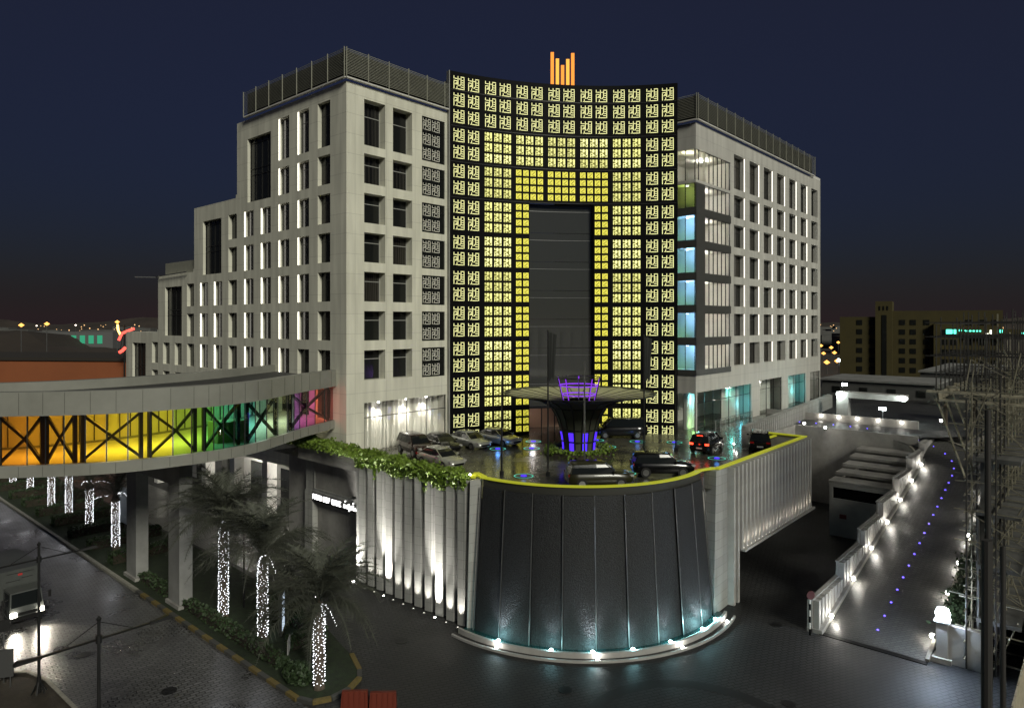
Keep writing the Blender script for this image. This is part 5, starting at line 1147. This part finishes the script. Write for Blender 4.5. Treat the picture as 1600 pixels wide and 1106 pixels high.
sh = thing('concrete_shell', 'dark unfinished concrete frame inside the scaffold', 'building', (62,5,0))
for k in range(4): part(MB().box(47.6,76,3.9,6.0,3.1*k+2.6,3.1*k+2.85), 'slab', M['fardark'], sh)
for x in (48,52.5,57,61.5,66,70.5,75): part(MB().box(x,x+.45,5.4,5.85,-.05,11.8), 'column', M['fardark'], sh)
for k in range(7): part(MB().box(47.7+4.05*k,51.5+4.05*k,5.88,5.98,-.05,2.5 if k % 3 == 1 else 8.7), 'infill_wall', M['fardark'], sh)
part(MB().box(47.6,76,2.9,3.0,-.05,3.4), 'site_screen', M['scafd'], sh)
wl_ = thing('work_lamp', 'small white work lamp inside the scaffold', 'lamp', (66,5.6,9.0)); part(MB().lathe((66,5.6,9.0), [(0,-.12),(.14,0),(0,.12)], 10), 'globe', M['bulb'], wl_); lamp('POINT', (65.6,5.9,9.1), 40, (.95,.97,1), wl_, .1)
t = thing('climbing_shrub', 'bushy shrub between the ramp kerb and the scaffold foot', 'shrub', (51,7.3,.2)); P = []
for i in range(2600):
    x = random.uniform(47.8,57); P.append((x, 7.25+random.gauss(0,.35), rampz(x)+random.random()**.8*(1.9+.6*sin(x*1.4))))
link('foliage', leafmesh('foliage', M['leaf3'], P, .3), t, -t.location); part(MB().cyl((51,7.2,0),(51,7.2,1.4),.06), 'stem', M['trunk'], t)
# ================================================================== FAR BACKGROUND
FW = Vector((.7501,.6613,0)); RTV = Vector((.6613,-.7501,0))
ob = thing('ochre_block', 'ochre apartment block with a stair tower, behind the scaffold', 'building', tuple(FW*196+RTV*114))
rz = atan2(RTV.y, RTV.x); ob.rotation_euler = (0,0,rz-radians(31))
ow = [('wall',-18,-8.5,0,21.5),('wall',-4.2,22,0.6,23.2),('tower',-8.5,-4.2,-1.2,26),('wing',6,12,-1.0,19.5)]
for nm_, xa, xb_, yo, zt in ow: part(MB().box(xa,xb_,yo,yo+14,0,zt), nm_, M['ochre'], ob, loc=(0,0,0))
wm = MB().box(0,1.5,-.08,.3,0,1.5).mesh('window', M['darkglass'])
for r in range(7):
    z = 2.6+2.75*r
    for x in (-13.5,-10.2): link('window', wm, ob, (x,-.02,z))
    for x in (-2.5,.2,3.5,13.5,16.5,19.5): link('window', wm, ob, (x,.58,z))
    for x in (7.8,9.9): link('window', wm, ob, (x,-1.02,z)) if r < 6 else None
part(MB().box(-6.9,-5.6,-1.3,-1.0,2,22), 'stair_glazing', M['darkglass'], ob, loc=(0,0,0))
part(MB().box(-7.6,-7.2,-1.3,-1.0,23.4,24.6).box(-6.6,-6.2,-1.3,-1.0,23.4,24.6).box(-5.6,-5.2,-1.3,-1.0,23.4,24.6), 'vent', M['darkglass'], ob, loc=(0,0,0))
gs = thing('green_sign', 'blurred green white illuminated sign seen through the scaffold', 'sign', tuple(FW*188+RTV*125+Vector((0,0,17.3)))); gs.rotation_euler = (0,0,rz-radians(31))
part(MB().box(-4.6,-2.0,-.2,0,-.6,.6), 'panel', M['green'], gs, loc=(0,0,0)); [part(MB().box(q[0],q[1],-.2,0,q[2],q[3]), 'letter', M['green'], gs, loc=(0,0,0)) for q in ((-1.6,-1.0,.1,.6),(-.6,3.4,.05,.4),(7.6,8.2,-.2,.6),(12.4,13.0,-.5,-.1))]; part(MB().box(4.2,5.8,-.2,0,-.9,-.4).box(5.4,5.8,-.2,0,-.4,.5), 'logo', emis('sign_white', (1,1,.8), 2.5), gs, loc=(0,0,0)); part(MB().box(-4.7,13.2,0,.2,-1.0,.8), 'backing', M['ochre'], gs, loc=(0,0,0))
hd = MB().lathe((0,0,0), [(0,-.5),(.7,0),(0,.5)], 8)
def far_lamp(px, py, Y, lab, m, s_=1., zb=0):
    X = (px-800)*Y/1067; z = 20-(py-503)*Y/1067; p = FW*Y+RTV*X
    t = thing('far_street_lamp', lab, 'street lamp', (p.x,p.y,zb), 'far street lamps'); part(MB().cyl((0,0,0),(0,0,z-zb),.12*s_,n=6), 'pole', M['steel'], t, loc=(0,0,0)); part(MB().lathe((0,0,z-zb), [(0,-.6*s_),(.8*s_,0),(0,.6*s_)], 8), 'head', m, t, loc=(0,0,0))
R_ = [(1310,535,430),(1299,543,380),(1322,549,350),(1317,557,330),(1341,561,290),(1283,540,400),(1308,564,300),(1326,533,460),(1334,545,420),(1292,566,260),(1304,551,340),(1330,556,310),(1315,541,450),(1287,552,360),(1337,536,480),(1325,566,280)]
for i, (x, y, Y) in enumerate(R_): far_lamp(x, y, Y, 'distant orange street lamp in the cluster right of the hotel', M['warm'], 1.5)
far_lamp(1311,563,230,'bright pale lit panel lamp below the orange cluster', M['coolw'], 1.0)
L_ = [(33,508,260,'brightest orange street lamp at the far left'),(73,506,270,'orange street lamp right of the brightest far left one'),(118,508,330,'dim tall lamp above the green arcade'),(183,503,300,'yellow lamp above the red neon sign'),(57,509,400,'faint lamp between the two bright far left lamps')]
for i, (x, y, Y, lab) in enumerate(L_): far_lamp(x, y, Y, lab, M['warm'] if i in (0,1,3) else M['stripw'], 1.3 if i in (0,1,3) else .6)
p = FW*118+RTV*(-90)
tw_ = thing('terracotta_building', 'plain terracotta lit wall block far left behind the footbridge', 'building', (p.x,p.y,0)); tw_.rotation_euler = (0,0,rz-.12)
part(MB().box(-40,36,0,20,0,13.4), 'wall', M['terracotta'], tw_, loc=(0,0,0)); part(MB().box(-40.3,36.3,-.3,20,13.41,13.9), 'roof', mat('dark_roof', (.03,.025,.02), .9), tw_, loc=(0,0,0))
p = FW*330+RTV*(-215)
ga = thing('green_arcade', 'long low building with dim green lit arches on the left horizon', 'building', (p.x,p.y,0)); ga.rotation_euler = (0,0,rz)
part(MB().box(-22,22,0,12,0,15.2), 'wall', mat('grey_render', (.12,.12,.12), .9), ga, loc=(0,0,0))
for i in range(9): part(MB().box(-19+4.2*i,-16.6+4.2*i,-.2,0,9.5,13.5), 'arch', M['dimgreen'], ga, loc=(0,0,0))
# hills
def hill(name, Y, x0_, x1_, h, seed, m):
    rnd = random.Random(seed); A_ = []; B_ = []; C_ = []; ph = [rnd.uniform(0,6) for _ in range(4)]
    n = 60
    for i in range(n+1):
        X = x0_+(x1_-x0_)*i/n; e = sin(pi*i/n)**.6; z = h*e*(.6+.25*sin(i*.21+ph[0])+.12*sin(i*.55+ph[1])+.05*sin(i*1.3+ph[2]))
        A_.append(FW*(Y-90)+RTV*X+Vector((0,0,-.05))); B_.append(FW*Y+RTV*X+Vector((0,0,max(z,.0)))); C_.append(FW*(Y+200)+RTV*X+Vector((0,0,-.05)))
    struct(MB().ribbon(A_, B_).ribbon(B_, C_), name, m, True)
hm = mat('hill_rock', (.045,.035,.028), .95, var=.4, scale=.02)
hill('hill', 300, -330, -120, 17.5, 3, hm); hill('hills', 1900, -2600, -300, 52, 5, hm); hill('hills', 2100, 500, 2400, 45, 8, hm); hill('hill', 520, 140, 520, 4, 12, hm)
# red neon sign on the roof end
p = FW*112+RTV*((193-800)*112/1067)
ns = thing('neon_sign', 'red and white neon strokes glowing beside the lowest hotel step', 'sign', (p.x,p.y,0)); ns.rotation_euler = (0,0,rz)
part(MB().cyl((0,.2,0),(0,.2,19.5),.12), 'mast', M['pole'], ns, loc=(0,0,0))
part(MB().tube([(-.8,0,17.0),(-.3,0,18.1),(.6,0,18.5),(1.7,0,18.9)], .22, 8), 'tube', M['neon'], ns, loc=(0,0,0)); part(MB().tube([(-.7,0,15.0),(-.2,0,15.3),(.3,0,15.8)], .26, 8), 'tube', M['neon'], ns, loc=(0,0,0)); part(MB().tube([(-1.0,0,19.6),(-.9,0,18.6),(-.5,0,17.9)], .16, 8), 'tube', emis('amber_neon', (1,.55,.12), 6), ns, loc=(0,0,0)); part(MB().bar((-1,.12,19.5),(1.6,.12,18.8),.06).bar((-.7,.12,15),(0,.12,19),.06), 'bracket', M['pole'], ns, loc=(0,0,0))

# scattered far lights along the horizon
cl = MB(); rr = random.Random(77)
for i in range(150):
    side = rr.random()
    if side < .45: px_ = rr.uniform(1240,1345)
    elif side < .75: px_ = rr.uniform(-100,235)
    else: px_ = rr.uniform(1345,1900)
    Y = rr.uniform(500,1500); X = (px_-800)*Y/1067; p = FW*Y+RTV*X; cl.octa((p.x,p.y,rr.uniform(3,16)), Y*rr.uniform(.0005,.0011))
o = link('city_lights', cl.mesh('city_lights', emis('far_city_lamp', (1,.58,.25), 1.6))); tag(o, 'scatter of tiny warm lights along the far horizon', 'lights', kind='stuff')
cl = MB()
for i in range(60):
    px_ = rr.choice((rr.uniform(1240,1345), rr.uniform(-100,235))); Y = rr.uniform(400,1300); X = (px_-800)*Y/1067; p = FW*Y+RTV*X
    cl.obox((p.x,p.y,rr.uniform(3,7)), (rr.uniform(6,18),rr.uniform(5,9),rr.uniform(3,8)), rz)
o = link('far_town', cl.mesh('far_town', M['fardark'])); tag(o, 'dark jumble of low town blocks on the far horizon', 'town', kind='stuff')
